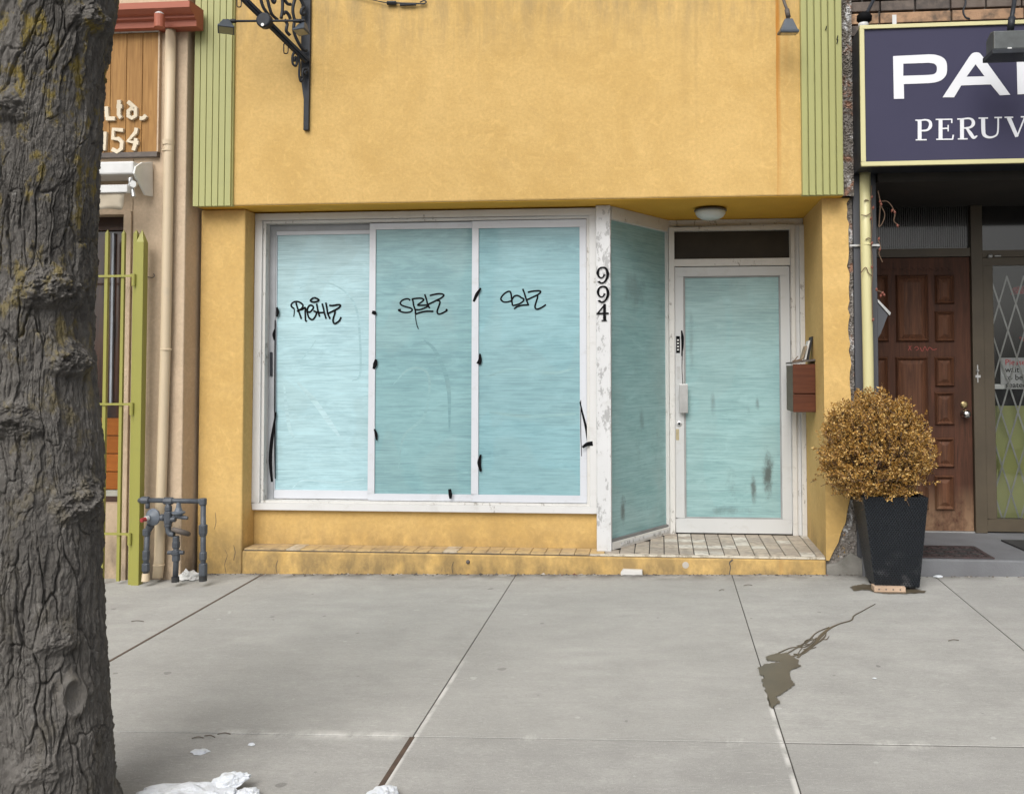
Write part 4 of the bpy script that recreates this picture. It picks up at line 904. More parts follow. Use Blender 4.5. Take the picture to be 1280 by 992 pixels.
s = MB(); P_ = [[(1136, 432), (1139, 438)], [(1139, 432), (1135, 438)], [(1143, 435), (1146, 433), (1148, 436), (1145, 438)], [(1150, 434), (1153, 439), (1156, 433), (1159, 438), (1162, 434), (1166, 437), (1171, 436)]]
for k, L in enumerate(P_): stroke(s, [at(x, y, RY-.001) for x, y in L], .005, (0, -1, 0), .0006, .0003*k)
s.build('red_scribble', simple('red_marker', (.30, .05, .04), (.22, .04, .03)), wd)
MB().box(wd0, wd1, RY-.02, RY+.06, .1625, .171).build('threshold', STEEL, rb)
q = at(1222, 470, RY-.036); s = MB(); s.box(q.x-.02, q.x+.02, RY-.046, RY-.0355, q.z-.012, q.z+.008); s.lathe(q+Vector((0, .0, .045)), (0, -1, 0), [(.012, 0), (.012, .008), (.006, .014)], 12); s.box(q.x-.004, q.x+.004, RY-.041, RY-.0355, q.z-.05, q.z+.09); s.build('door_chain', STEEL, rb)
# glazed door with lattice
gx0, gx1 = fx1+.001, fx1+.98; gz1 = at(1250, 322, RY).z
s = MB(); frame(s, gx0, gx1, .1725, gz1, at(1242, 450, RY).x-gx0, .08, .10, gz1-at(1250, 332, RY).z, RY-.02, RY+.04); gd = s.build('glazed_door', BRONZE, rb, bevel=.004, label='brown framed glass door with a folding lattice behind it')
ga, gb = at(1242, 450, RY).x, gx1-.08; gza, gzb_ = .2725, at(1250, 332, RY).z
n = N('clear_glass'); n.b.inputs['Transmission Weight'].default_value = 1.0; n.b.inputs['IOR'].default_value = 1.45; CLEAR = n.done((.95, .97, .96), .0)
MB().box(ga-.003, gb+.003, RY-.004, RY+.002, gza-.003, gzb_+.003).build('pane', CLEAR, gd)
s = MB(); MB().box(gx1+.001, 4.199, RY-.02, RY+.1, .1625, zt1).build('frame_post', BRONZE, rb)
MB().box(gx0, gx1, RY-.02, RY+.1, gz1+.003, at(1250, 313, RY).z).build('door_head', BRONZE, rb)
MB().box(gx0, gx1, RY+.02, RY+.04, at(1250, 313, RY).z+.001, zt1).build('transom_pane', DARKGLASS, rb)
s = MB(); q = at(1235, 320, RY-.03); s.tube([q, q+Vector((.03, 0, 0))], .016, 12); s.tube([q+Vector((.05, 0, 0)), q+Vector((.10, 0, 0))], .007, 8); s.build('door_closer', STEEL, gd)
# inside: olive panel, dark room, lattice, notice
MB().box(gx0, gx1+.5, RY+.9, RY+.95, .0, 2.8).build('inner_wall', simple('dim_interior', (.05, .05, .05), (.03, .03, .03), 2, .8), rb)
MB().box(gx0+.005, gx1, RY+.10, RY+.12, .173, at(1260, 507, RY+.1).z).build('olive_panel', OLIVE, gd)
MB().box(gx0+.005, gx1, RY+.07, RY+.09, at(1260, 486, RY+.07).z, at(1260, 480, RY+.07).z).build('push_bar', STEEL, gd)
LATT = simple('dull_lattice_steel', (.28, .28, .27), (.2, .2, .19), 9, .45, metal=.3)
s = MB(); LYY = RY+.045; p1_, p2_, p3_ = at(1243, 357, LYY), at(1268, 418, LYY), at(1243, 470, LYY)
dxl = at(1266, 345, LYY).x-at(1245, 345, LYY).x; dzl = .36
zz0 = gza; latz = at(1250, 345, LYY).z
k = -12
for k in range(-8, 14):
    for sg_ in (1, -1):
        xa = ga + k*dxl; za, zb_ = latz, gza
        dx = (za-zb_)/dzl*dxl*.82*sg_
        # clip to the opening
        A_, B_ = Vector((xa, 0, za)), Vector((xa+dx, 0, zb_))
        ts = []
        for t in np.linspace(0, 1, 61):
            q = A_+(B_-A_)*t
            if ga-.02 < q.x < gb+.02: ts.append(t)
        if len(ts) > 3:
            q0, q1 = A_+(B_-A_)*ts[0], A_+(B_-A_)*ts[-1]; yy = LYY+(.004 if sg_ > 0 else -.004)
            m = MB(); m.bar((q0.x, yy, q0.z), (q1.x, yy, q1.z), .012, .004); m.build('lattice_bar', LATT, gd)
nx0, nz0, nx1, nz1 = at(1253, 492, RY+.03).x, at(1253, 478, RY+.03).z, at(1253, 478, RY+.03).x+.36, at(1253, 447, RY+.03).z
nt_ = MB().box(nx0, nx1, RY+.062, RY+.066, nz0-.02, nz1).build('notice', simple('greyed_paper', (.34, .34, .34), (.28, .28, .28), 4, .8), gd)
def txt(body, x, z, size, Y, m, parent, name):
    cu = bpy.data.curves.new(name, 'FONT'); cu.body = body; cu.size = size; cu.extrude = .0006
    o = bpy.data.objects.new(name, cu); COL.objects.link(o); dg = bpy.context.evaluated_depsgraph_get()
    me = bpy.data.meshes.new_from_object(o.evaluated_get(dg)); bpy.data.objects.remove(o); me.materials.append(m)
    o = bpy.data.objects.new(name, me); COL.objects.link(o); o.rotation_euler = (math.pi/2, 0, 0); o.parent = parent; o.location = Vector((x, Y, z))-WL[parent.name]
txt('Please', nx0+.035, nz1-.058, .065, RY+.0612, simple('red_ink', (.5, .03, .04)), nt_, 'lettering')
for k, q in enumerate(('wait', 'to be', 'seated')): txt(q, nx0+.035, nz1-.118-k*.062, .065, RY+.0612, BLACK, nt_, 'lettering')
for q, r_, lab, k in ((at(1273, 366, RY+.2), .055, 'upper red crumpled shape behind the lattice of the glass door', 20), (at(1281, 425, RY+.2), .035, 'lower red crumpled shape behind the glass door, just above the notice', 23)):
    crumple('red_crumpled_shape', q, r_, r_*.8, r_*1.1, REDP, k, lab, 'decoration', 3, .7, 'red crumpled shapes inside the glass door')  # plain crumpled red shapes set behind the door glass
# door mats
p = gnd(1150, 690); zf = .1625
m0 = [hit(x, y, Vector((0, 0, zf)), Vector((0, 0, 1))) for x, y in ((1150, 698), (1247, 698.5), (1221, 683), (1150, 682))]
mat1 = thing('scroll_mat', (m0[0]+m0[2])/2, 'dark rubber doormat with a scroll pattern before the wooden door', 'doormat')
s = MB(); xa, xb2, ya, yb2 = m0[0].x-.1, m0[1].x-.02, m0[0].y+.02, m0[2].y-.02
frame_ = [(xa, xb2, ya, ya+.03), (xa, xb2, yb2-.03, yb2), (xa, xa+.03, ya+.03, yb2-.03), (xb2-.03, xb2, ya+.03, yb2-.03)]
for q in frame_: s.box(*q, zf+.001, zf+.010)
s.build('border', MATR, mat1, bevel=.002)
MB().box(xa+.005, xb2-.005, ya+.005, yb2-.005, zf+.0005, zf+.004).build('backing', RUBBER, mat1)
s = MB()
for i in range(7):
    for j in range(3):
        cx, cy = xa+.07+(xb2-xa-.14)*i/6, ya+.07+(yb2-ya-.14)*j/2; dr_ = 1 if (i+j) % 2 else -1
        L = [Vector((cx+math.cos(t*dr_)*(.008+.0055*t), cy+math.sin(t*dr_)*(.008+.0055*t), zf+.004)) for t in np.linspace(0, 7.5, 16)]
        stroke(s, L, .011, (0, 0, 1), .006, 0, 1, False)
s.build('scrolls', MATR, mat1)
q0 = hit(1251, 676, Vector((0, 0, zf)), Vector((0, 0, 1))); q1 = hit(1280, 696, Vector((0, 0, zf)), Vector((0, 0, 1)))
s = MB(); s.prism([(q0.x, q0.y, zf+.001), (q0.x+.9, q0.y, zf+.001), (q0.x+.9, q1.y, zf+.001), (q0.x+.04, q1.y, zf+.001)], (0, 0, .011))
s.build('plain_mat', RUBBER, label='plain black rubber mat before the glass door', cat='doormat', bevel=.003)
# navy sign
SY = -.2
s0, s1 = at(1076.5, 208.4, SY), at(1074, 33, SY); sx0, sz0, sz1 = 1.369, 2.857, 3.828; sx1 = 4.3
sign = thing('restaurant_sign', (2.8, SY, sz0), 'navy signboard with white lettering in a cream frame', 'sign')
MB().box(sx0+.004, sx1-.004, SY+.012, .098, sz0+.004, sz1-.004).build('box', IRON, sign)
MB().box(sx0+.02, sx1-.02, SY+.004, SY+.0115, sz0+.02, sz1-.02).build('panel', NAVY, sign)
s = MB(); frame(s, sx0, sx1, sz0, sz1, .030, .03, .030, .026, SY-.012, SY+.011); s.build('cream_frame', PIPEYEL, sign, bevel=.003)
FY = SY+.0035
def s7(x, y): return at(1100+x/7.083, 50+y/7.083, FY)
def letter(outer, holes=(), name='letter'):
    cu = bpy.data.curves.new(name, 'CURVE'); cu.dimensions = '2D'; cu.fill_mode = 'BOTH'; cu.extrude = .0015
    org = s7(*outer[0])
    for lp in (outer,) + tuple(holes):
        sp = cu.splines.new('POLY'); sp.points.add(len(lp)-1); sp.use_cyclic_u = True
        for q, xy in zip(sp.points, lp): w_ = s7(*xy)-org; q.co = (w_.x, w_.z, 0, 1)
    o = bpy.data.objects.new(name, cu); COL.objects.link(o); dg = bpy.context.evaluated_depsgraph_get(); dg.update()
    me = bpy.data.meshes.new_from_object(o.evaluated_get(dg)); bpy.data.objects.remove(o); me.materials.clear(); me.materials.append(VINYL)
    o = bpy.data.objects.new(name, me); COL.objects.link(o); o.rotation_euler = (math.pi/2, 0, 0); o.parent = sign; o.location = Vector((org.x, FY-.0015, org.z))-WL[sign.name]
def arc(pts, n=5): 
    C = crom([Vector((x, y, 0)) for x, y in pts], n); return [(p.x, p.y) for p in C]
letter([(115, 146)] + arc([(430, 130), (490, 134), (550, 155), (584, 192), (593, 250), (585, 310), (550, 352), (500, 375), (430, 385)]) + [(210, 393), (212, 522), (122, 524)],
       [[(205, 320)] + arc([(430, 312), (475, 305), (498, 285), (503, 255), (498, 230), (475, 212), (430, 205)]) + [(205, 213)]])
letter([(553, 510)] + arc([(790, 150), (815, 122), (850, 112), (882, 120), (908, 150)]) + [(1152, 487), (1060, 492), (980, 396), (718, 405), (655, 510)], [[(765, 328), (925, 324), (845, 218)]])
letter([(1208, 110), (1298, 106), (1304, 480), (1216, 484)])
def serif(lines):
    s = MB()
    for k, (L, wd) in enumerate(lines): stroke(s, [s7(*p) for p in L], [q/7.083/178 for q in wd] if hasattr(wd, '__len__') else wd/7.083/178, (0, -1, 0), .003, .00025*k, 6, len(L) > 2)
    s.build('letter', VINYL, sign)
def stem(x, t, b, w, sl=0): return ([(x, t), (x+sl, b)], w)
def ft(xa, xb, y): return ([(xa, y), (xb, y-.018*(xb-xa)*.6)], 11)
serif([stem(350, 712, 884, 32), ft(312, 370, 713), ft(315, 412, 886), ([(350, 714), (410, 710), (442, 730), (444, 768), (415, 800), (352, 806)], [12, 14, 24, 28, 18, 12])])
serif([stem(535, 705, 880, 32), ft(492, 638, 706), ft(497, 645, 882), ([(634, 702), (634, 738)], 11), ([(535, 787), (600, 784)], 12), ([(602, 755), (602, 812)], 10), ([(640, 882), (648, 842)], 12)])
serif([stem(725, 700, 876, 32), ft(683, 745, 702), ft(688, 775, 878), ([(725, 702), (790, 697), (820, 716), (824, 748), (795, 776), (728, 784)], [12, 14, 24, 28, 18, 12]), ([(765, 782), (800, 830), (828, 866), (860, 850)], [16, 30, 26, 8])])
serif([([(912, 694), (914, 800), (925, 845), (968, 864), (1018, 852), (1042, 815), (1046, 690)], [32, 32, 28, 18, 14, 13, 13]), ft(872, 955, 694), ft(1012, 1078, 689)])
serif([([(1138, 688), (1212, 858)], [34, 28]), ([(1212, 858), (1282, 682)], [12, 12]), ft(1102, 1178, 687), ft(1245, 1310, 683)])
serif([stem(1365, 678, 852, 32), ft(1335, 1395, 679), ft(1335, 1395, 853)])
serif([([(1510, 672), (1440, 850)], 12), ([(1508, 672), (1580, 846)], 32), ([(1465, 795), (1550, 792)], 12), ft(1420, 1470, 850), ft(1550, 1615, 846)])
serif([stem(1670, 666, 842, 13), ([(1670, 668), (1790, 836)], 32), stem(1790, 660, 838, 13), ft(1640, 1690, 668), ft(1645, 1698, 842), ft(1762, 1818, 661)])
# sign lamp
p = at(1266, 40, -.62)
sl = thing('sign_floodlight', p, 'dark rectangular floodlight hanging in front of the navy sign', 'floodlight')
a = at(1236, 40, -.62); b = at(1236, 69, -.62); cx1 = a.x+.36
s = MB(); s.prism([(a.x+.015, -.66, b.z+.02), (a.x+.015, -.66, a.z-.01), (a.x+.015, -.60, a.z+.004), (a.x+.015, -.52, a.z-.03), (a.x+.015, -.52, b.z+.02)], (.34, 0, 0))
s.build('housing', simple('weathered_lamp_housing', (.085, .095, .095), (.05, .055, .055), 14, .45), sl, bevel=.008)
MB().box(a.x, cx1, -.675, -.50, b.z-.012, b.z+.019).build('hood_rim', IRON, sl, bevel=.004)
q = at(1262, 62, -.665); MB().box(q.x-.012, q.x+.012, -.668, -.659, q.z-.012, q.z+.012).build('clip', WHITE, sl)
q = at(1263, 34, -.60); s = MB(); s.tube(crom([at(1272, -40, .08), at(1270, -14, -.3), at(1267, 8, -.55), q, q+Vector((0, 0, -.03))], 5), .014, 8); s.tube([at(1265, 22, -.60), at(1263, 38, -.6)], .022, 10); s.build('arm', IRON, sl, smooth=True)
# junction on top of the sign
q = at(1080, 24, -.1)
jc = thing('cable_junction', q, 'round black cable junction with a white collar on the sign corner', 'junction')
s = MB(); s.lathe(q+Vector((0, 0, -.03)), (.05, 0, 1), [(.03, -.0), (.052, .02), (.052, .05), (.035, .07), (.012, .08)], 18); s.build('ball', BLACK, jc, smooth=True)
s = MB(); s.lathe(q+Vector((-.005, 0, -.055)), (0, 0, 1), [(.034, 0), (.036, .01), (.034, .024)], 16); s.build('collar', WHITE, jc)
s = MB(); s.tube(crom([q+Vector((.02, 0, .04)), at(1088, 8, -.05), at(1098, -12, .05)], 5), .012, 8); s.build('cable', IRON, jc)
q = at(1118, 24, -.08); MB().prism([(q.x-.014, -.08, q.z-.05), (q.x+.014, -.08, q.z-.05), (q.x+.014, -.08, q.z+.03), (q.x-.014, -.08, q.z+.03)], (0, .006, 0)).build('mounting_tab', WHITE, label='small white metal tab standing on top of the navy sign', cat='bracket')
s = MB(); s.tube(crom([at(1205, -12, .06), at(1207, 4, .02), at(1204, 14, .0), at(1207, 22, -.02), at(1212, 24, -.04)], 6), .007, 6); s.build('loose_cable', IRON, label='thin black cable curling down the brick above the navy sign', cat='cable')
# yellow downspout and the black metal box behind it
P = [at(1081, 200, .03), at(1082, 300, .03), at(1085, 440, .03), at(1087, 560, .03), Vector((at(1088, 600, .03).x, .02, .2))]
t = spout('yellow_downspout', P, .037, PIPEYEL, 'pale yellow downspout beside the dark pier right of the shopfront', ((at(1083, 307, .03), .041, .012),))
s = MB(); q = at(1083, 306, .06); s.bar(q+Vector((-.11, .03, 0)), q+Vector((.1, .03, 0)), .014, .012); s.build('strap', STEEL, t)
c0 = at(1101, 378, .10); c1 = at(1112, 392, .10)
vb = thing('slanted_metal_box', c1, 'dark slant topped metal box fixed to the pier by the wooden door', 'box')
s = MB(); s.prism([(1.5365, .11, c0.z+.0), (1.5365, .40, c0.z+.0), (1.5365, .40, c0.z-.32), (1.5365, .11, c0.z-.32)], (.001, 0, 0)); x_ = 1.537
MB().prism([(x_, .11, c0.z), (c1.x-.01, .11, c1.z-.01), (x_+.02, .11, c1.z-.14), (x_, .11, c1.z-.17)], (0, .25, 0)).build('body', DARKGREY, vb)
MB().prism([(x_, .10, c0.z+.004), (x_, .10, c0.z+.024), (c1.x+.01, .10, c1.z+.006), (c1.x, .10, c1.z-.012)], (0, .26, 0)).build('lid', STEEL, vb)
# dry vine
vine = thing('dry_vine', at(1092, 420, .0), 'thin dry creeper twigs with a few red buds around the yellow downspout', 'vine')
def c6(x, y): return (1000+x/4.511, 210+y/4.511)
for L in (((405, 100), (400, 200), (408, 300), (402, 420), (410, 560), (405, 680), (410, 860)), ((440, 130), (452, 200), (445, 330)), ((450, 190), (490, 188), (520, 220), (535, 260), (530, 300), (560, 325)),
          ((455, 210), (478, 260), (465, 310), (445, 335)), ((362, 190), (372, 180), (388, 185)), ((345, 265), (375, 268), (400, 255)), ((370, 405), (385, 395), (400, 402)), ((340, 595), (370, 560), (385, 590), (405, 610)), ((440, 400), (455, 450), (445, 480), (465, 530)), ((430, 690), (460, 700), (475, 720))):
    s = MB(); s.tube(crom([at(*c6(x, y), -.015) for x, y in L], 4), .0035, 5); s.build('twig', TWIG, vine)
RB = simple('dry_red_bud', (.22, .06, .04), (.14, .05, .03))
for x, y in ((452, 190), (458, 206), (520, 240), (535, 250), (405, 165), (413, 225), (405, 425), (445, 400), (405, 560), (465, 705), (475, 715), (455, 720), (432, 685), (550, 325), (400, 285), (450, 460), (412, 855)):
    s = MB(); q = at(*c6(x, y), -.018); s.lathe(q, (random.random()-.5, -.3, 1), [(.002, -.014), (.009, 0), (.002, .014)], 6); s.build('bud', RB, vine)

# ================================================================== PLANTER AND SHRUB
zp = gnd(1112, 738).z+.022
fy = gnd(1112, 739).y+.02
bl, brr = at(1094, 735, fy).x, at(1150, 735, fy).x; bw = brr-bl
ty = fy-.06; tz = at(1110, 621, ty).z; tl, trr = at(1079, 620, ty).x, at(1161, 620, ty).x
td, bd = .40, bw*.95
pot = thing('square_planter', ((bl+brr)/2, fy+bd/2, zp-.02), 'tall tapered dark woven planter standing on a wood block', 'planter')
def ring4(x0, x1, y0, y1, z): return [(x0, y0, z), (x1, y0, z), (x1, y1, z), (x0, y1, z)]
s = MB(); o_ = ring4(bl, brr, fy, fy+bd, zp)+ring4(tl, trr, ty, ty+td, tz)+ring4(tl+.02, trr-.02, ty+.02, ty+td-.02, tz)+ring4(tl+.035, trr-.035, ty+.035, ty+td-.035, tz-.07)
fs = [(3, 2, 1, 0), (12, 13, 14, 15)]
for k in range(3):
    for i in range(4): fs.append((k*4+i, k*4+(i+1) % 4, k*4+4+(i+1) % 4, k*4+4+i))
s.add(o_, fs); s.build('pot', POT, pot, bevel=.008, seg=3)
s = MB()
for x, y in ((bl+.03, fy+.05), (brr-.04, fy+.05), (bl+.03, fy+bd-.06), (brr-.04, fy+bd-.06)): s.box(x-.02, x+.02, y-.02, y+.02, zp-.022, zp+.001)
s.build('feet', RUBBER, pot)
MB().box(tl+.036, trr-.036, ty+.036, ty+td-.036, tz-.09, tz-.066).build('soil', simple('dry_soil', (.05, .035, .025), (.03, .022, .016), 20, .95, .6), pot)
a, b = gnd(1093, 740), gnd(1128, 741)
s = MB(); s.box(a.x, a.x+.2, a.y+.0, a.y+.09, a.z-.002, a.z+.036)
blk = s.build('wood_block', simple('raw_pine', (.52, .38, .27), (.38, .27, .19), 10, .85, .4), label='short raw wood block wedged under the front of the planter', cat='block', bevel=.003)
s = MB()
for k in range(4): s.lathe((a.x+.03+.045*k, a.y+.0005, a.z+.02), (0, -1, 0), [(.006, 0), (.005, .0015)], 8)
s.build('drill_hole', RUSTY, blk)
# shrub
sc = Vector(((tl+trr)/2-.085, ty+td/2-.02, tz))
shrub = thing('dry_boxwood', sc, 'round dry golden brown boxwood bush growing in the dark planter', 'shrub')
rx = .372; 
top_z = at(1098, 490, ty+.15).z-tz
from mathutils import noise as mn
def shrub_r(d):
    d = d.normalized(); q = 1+.24*mn.noise(d*2.4+Vector((3, 1, 5)))+.17*mn.noise(d*5+Vector((1, 7, 2)))
    return q
s = MB(); vs = []; fs = []; tw = MB()
cen = sc+Vector((-.0, 0, top_z*.44)); RZ = top_z*.56
import itertools
cnt = 0
def leaf(p, dirn, ln, wdh):
    d = dirn.normalized(); t = d.cross(Vector((random.uniform(-1, 1), random.uniform(-1, 1), random.uniform(-1, 1)))).normalized(); nn = d.cross(t)
    i = len(vs); fold = nn*wdh*.25
    vs.extend([p, p+d*ln*.5+t*wdh*.5+fold, p+d*ln, p+d*ln*.5-t*wdh*.5+fold]); fs.append((i, i+1, i+2)); fs.append((i, i+2, i+3))
sprigs = 2500
for q in range(sprigs):
    d = Vector((random.gauss(0, 1), random.gauss(0, 1), random.gauss(.08, 1))).normalized()
    R = shrub_r(d)*(.60+.38*random.random()**.5 + (random.uniform(0, .17) if random.random() < .2 else 0))
    end = cen+Vector((d.x*rx*R, d.y*rx*.92*R, d.z*RZ*R))
    if end.z < sc.z-.015: end.z = sc.z-.015+random.random()*.05
    gd_ = (d*.7+Vector((random.gauss(0, .35), random.gauss(0, .35), .55+random.gauss(0, .3)))).normalized(); L = random.uniform(.06, .11)
    st = end-gd_*L
    for k in range(7):
        t = (k+1)/7; p = st+gd_*L*t
        for _ in range(2): leaf(p, gd_*.5+Vector((random.gauss(0, 1), random.gauss(0, 1), random.gauss(.2, 1)))*.7, random.uniform(.012, .026), random.uniform(.008, .014))
    if q % 2 == 0: tw.tube([st-gd_*.03, end], [.002, .001], 4, False)
me = bpy.data.meshes.new('foliage'); me.from_pydata([v-sc for v in vs], [], fs); me.materials.append(LEAF)
fo = bpy.data.objects.new('foliage', me); COL.objects.link(fo); fo.parent = shrub; fo['kind'] = 'stuff'
for k in range(34):
    d = Vector((random.gauss(0, .8), random.gauss(0, .8), random.uniform(.1, 1))).normalized(); b0_ = sc+Vector((random.uniform(-.05, .05), random.uniform(-.05, .05), -.07))
    e_ = cen+Vector((d.x*rx, d.y*rx, d.z*RZ))*.85; m_ = (b0_+e_)/2+Vector((random.gauss(0, .03), random.gauss(0, .03), .02)); tw.tube(crom([b0_, m_, e_], 4), .005, 5, False)
tw.build('branches', TWIG, shrub, kind='stuff')

# ================================================================== SMALL LITTER, SNOW
a = gnd(776, 719); b = gnd(803, 719)
s = MB(); s.prism([(a.x, a.y, a.z+.002), (b.x, b.y, b.z+.002), (b.x, b.y, b.z+.036), (a.x+.015, a.y, a.z+.042), (a.x-.002, a.y, a.z+.02)], (0, .04, 0)); s.build('wood_scrap', OLDWHITE, label='short piece of white painted wood lying against the yellow step', cat='scrap', bevel=.003)
for x, y, rx_, ry_, rz_, sd_, lab in ((235, 1004, .20, .10, .05, 5, 'wide lump of white snow beside the tree trunk'), (283, 990, .085, .045, .04, 11, 'tilted white chunk of ice on the snow by the tree'), (478, 999, .06, .06, .035, 14, 'small white snow lump near the open sidewalk joint'), (308, 997, .05, .04, .028, 17, 'small crumbly snow piece right of the tilted ice chunk')):
    q = gnd(x, y); o = crumple('snow_lump', q+Vector((0, 0, .005)), rx_, ry_, rz_, SNOW, sd_, lab, 'snow', 5, .24)
    if sd_ == 11: o.rotation_euler = (0, -.35, .2); o.location.z += .02
for k, (x, y, r_) in enumerate(((250, 940, .022), (314, 931, .009), (560, 712, .007), (1173, 721, .018), (1093, 848, .006))):
    q = gnd(x, y); crumple('ice_chip', q+Vector((0, 0, .003)), r_*1.6, r_, r_*.6, SNOW, 30+k, ['melting white ice chip on the near sidewalk slab right of the trunk', 'tiny white ice crumb near the long sidewalk joint', 'tiny white crumb at the foot of the yellow step', 'white crumb against the grey entry step', 'tiny white crumb on the slab right of the wet patch'][k], 'ice', 2, .6)
TWL = ['dark twig scrap on the slab right of the trunk near the gas pipes', 'rightmost of three twig scraps on the salted joint by the trunk', 'middle one of three twig scraps on the salted joint by the trunk', 'leftmost of three twig scraps on the salted joint by the trunk', 'dark twig scrap on the slab below the dark doormat', 'tiny twig scrap below the crack in the yellow step', 'dark twig scrap right of the joint below the entrance step']
LFM = simple('dead_leaf_brown', (.13, .11, .09), (.09, .07, .055))
for k, (x, y, l_, an) in enumerate(((172, 777, .04, 0), (280, 918, .028, .1), (262, 921, .026, -.2), (247, 923, .024, .2), (1192, 801, .03, .2), (902, 738, .02, .6), (935, 732, .03, .2))):
    q = gnd(x, y); s = MB(); d_ = Vector((math.cos(an), math.sin(an), 0))*l_; s.tube(crom([q-d_+Vector((0, 0, .004)), q+Vector((0, .006, .007)), q+d_+Vector((0, 0, .004))], 4), .0022, 5)
    s.build('twig_scrap', LFM, label=TWL[k], cat='twig', group='twig scraps on the sidewalk')

gr_ = MB(); rg_ = random.Random(9)
for k in range(520):
    X_ = rg_.uniform(-3.45, 1.42) if k < 430 else rg_.uniform(1.45, 3.2); front_ = .098 if k < 430 else .048
    Y_ = front_-abs(rg_.gauss(0, .022))-.004; z_ = gz(X_, Y_); r_ = rg_.uniform(.002, .008)*(1.8 if rg_.random() < .06 else 1); a_ = rg_.uniform(0, 6.3)
    P3 = [Vector((X_+math.cos(a_+t)*r_*1.5, Y_+math.sin(a_+t)*r_, z_+.001)) for t in (0, 2.1, 4.2)]; gr_.add(P3+[Vector((X_, Y_, z_+r_*.9))], [(0, 1, 3), (1, 2, 3), (2, 0, 3), (0, 2, 1)])
ng = N('grit'); i_ = ng.island(); gc_ = ng.mix(ng.rng(i_, 0, .7), (.05, .042, .035), (.14, .12, .10)); gc_ = ng.mix(ng.rng(i_, .82, .86), gc_, (.45, .42, .38)); gc_ = ng.mix(ng.rng(i_, .95, .97), gc_, (.14, .05, .04))
gr_.build('grit', ng.done(gc_, .9), label='loose grit and crumbs gathered along the foot of the shopfronts', cat='grit', kind='stuff')
# ================================================================== TREE
def hash3(i, j, k):
    x = np.sin(i*127.1+j*311.7+k*74.7)*43758.5453; return x-np.floor(x)
def vnoise(x, y, z):
    xi, yi, zi = np.floor(x), np.floor(y), np.floor(z); u, v, w_ = x-xi, y-yi, z-zi
    u, v, w_ = u*u*(3-2*u), v*v*(3-2*v), w_*w_*(3-2*w_); r = 0
    for a in (0, 1):
        for b in (0, 1):
            for c in (0, 1): r = r + hash3(xi+a, yi+b, zi+c)*(u if a else 1-u)*(v if b else 1-v)*(w_ if c else 1-w_)
    return r*2-1
def fbm(x, y, z, o=4):
    r = 0; a = .5
    for k in range(o): r = r+a*vnoise(x, y, z); x, y, z, a = x*2.03, y*2.03, z*2.03, a*.5
    return r
def voro(x, y):
    xi, yi = np.floor(x), np.floor(y); f1 = np.full(x.shape, 9.); f2 = np.full(x.shape, 9.); idn = np.zeros(x.shape)
    for a in (-1, 0, 1):
        for b in (-1, 0, 1):
            cx, cy = xi+a, yi+b; hx, hy = hash3(cx, cy, 1.), hash3(cx, cy, 2.)
            d = np.sqrt((cx+hx-x)**2+(cy+hy-y)**2); n_ = d < f1
            f2 = np.where(n_, f1, np.minimum(f2, d)); idn = np.where(n_, hash3(cx, cy, 3.), idn); f1 = np.where(n_, d, f1)
    return f1, f2, idn
TY = -3.45
ctrl = [(992, 57, .245), (960, 60, .232), (900, 57, .222), (800, 55, .214), (700, 53, .211), (600, 51, .209), (500, 46, .207), (400, 43, .203), (300, 44, .200), (200, 54, .194), (100, 66, .189), (0, 78, .188)]
pz, pxx, pr = [], [], []
for y, x, r in ctrl:
    q = at(x-9-(5 if y > 950 else 0), y, TY); pz.append(q.z); pxx.append(q.x); pr.append(r)
zg = gz(pxx[0], TY)
pz = [zg-.12, zg+.02] + pz[1:] if pz[0] < zg+.06 else [zg-.12, zg+.02] + pz
pxx = ([pxx[0]-.0, pxx[0]-.0] + pxx[1:]) if len(pz) == len(pxx)+1 else [pxx[0], pxx[0]] + pxx
pr = ([.33, .285] + pr[1:]) if len(pz) == len(pr)+1 else [.33, .285] + pr
pz += [3.4, 4.3]; pxx += [pxx[-1]+.05, pxx[-1]+.10]; pr += [.18, .165]
NA, NZ = 560, 1330
zz = np.concatenate([np.linspace(pz[0], 2.9, 1200), np.linspace(2.9, pz[-1], NZ-1199)[1:]])
front = np.linspace(math.pi*.95, math.pi*2.12, 480); back = np.linspace(math.pi*2.12, math.pi*2.95, NA-480+2)[1:-1]
aa = np.concatenate([front, back])
ZZ, AA = np.meshgrid(zz, aa, indexing='ij')
CX = np.interp(ZZ, pz, pxx); RR = np.interp(ZZ, pz, pr)
CX = CX + .006*np.sin(ZZ*7)
arc_ = (AA-math.pi*1.5)*.205
wx = fbm(arc_*11, ZZ*5, 0*ZZ+3, 5); wz = fbm(arc_*12+9, ZZ*6, 0*ZZ+7, 4)
f1, f2, idn = voro(arc_/.052+wx*.8, ZZ/.27+wz*.8)
depth = np.clip(.5+1.5*fbm(arc_*9+5, ZZ*5, 0*ZZ+11, 2), .08, 1)
crack = np.clip((f2-f1)/(.03+.12*depth), 0, 1)**.7
g1, g2, gi = voro(arc_/.024+wx*1.2+4, ZZ/.075+wz*1.2)
fine = np.clip((g2-g1)/.10, 0, 1)**.7; fd = np.clip(.35+1.6*fbm(arc_*12+2, ZZ*7, 0*ZZ+4, 2), .05, 1)
h1, h2, hi = voro(arc_/.010+wx*2+8, ZZ/.024+wz*2); scale_ = np.clip((h2-h1)/.2, 0, 1)
tilt = (f1*.006)                       # plates lift a little at one edge
disp = -.015*(1-crack)*depth + .012*(idn-.5)*crack + tilt*crack - .006*(1-fine)*fd + .008*(gi-.5)*fd*fine + .0035*(hi-.5)*scale_ - .0015*(1-scale_) + .0045*fbm(arc_*70, ZZ*45, 0*ZZ, 4) + .014*fbm(arc_*5, ZZ*3.2, 0*ZZ+1, 3)
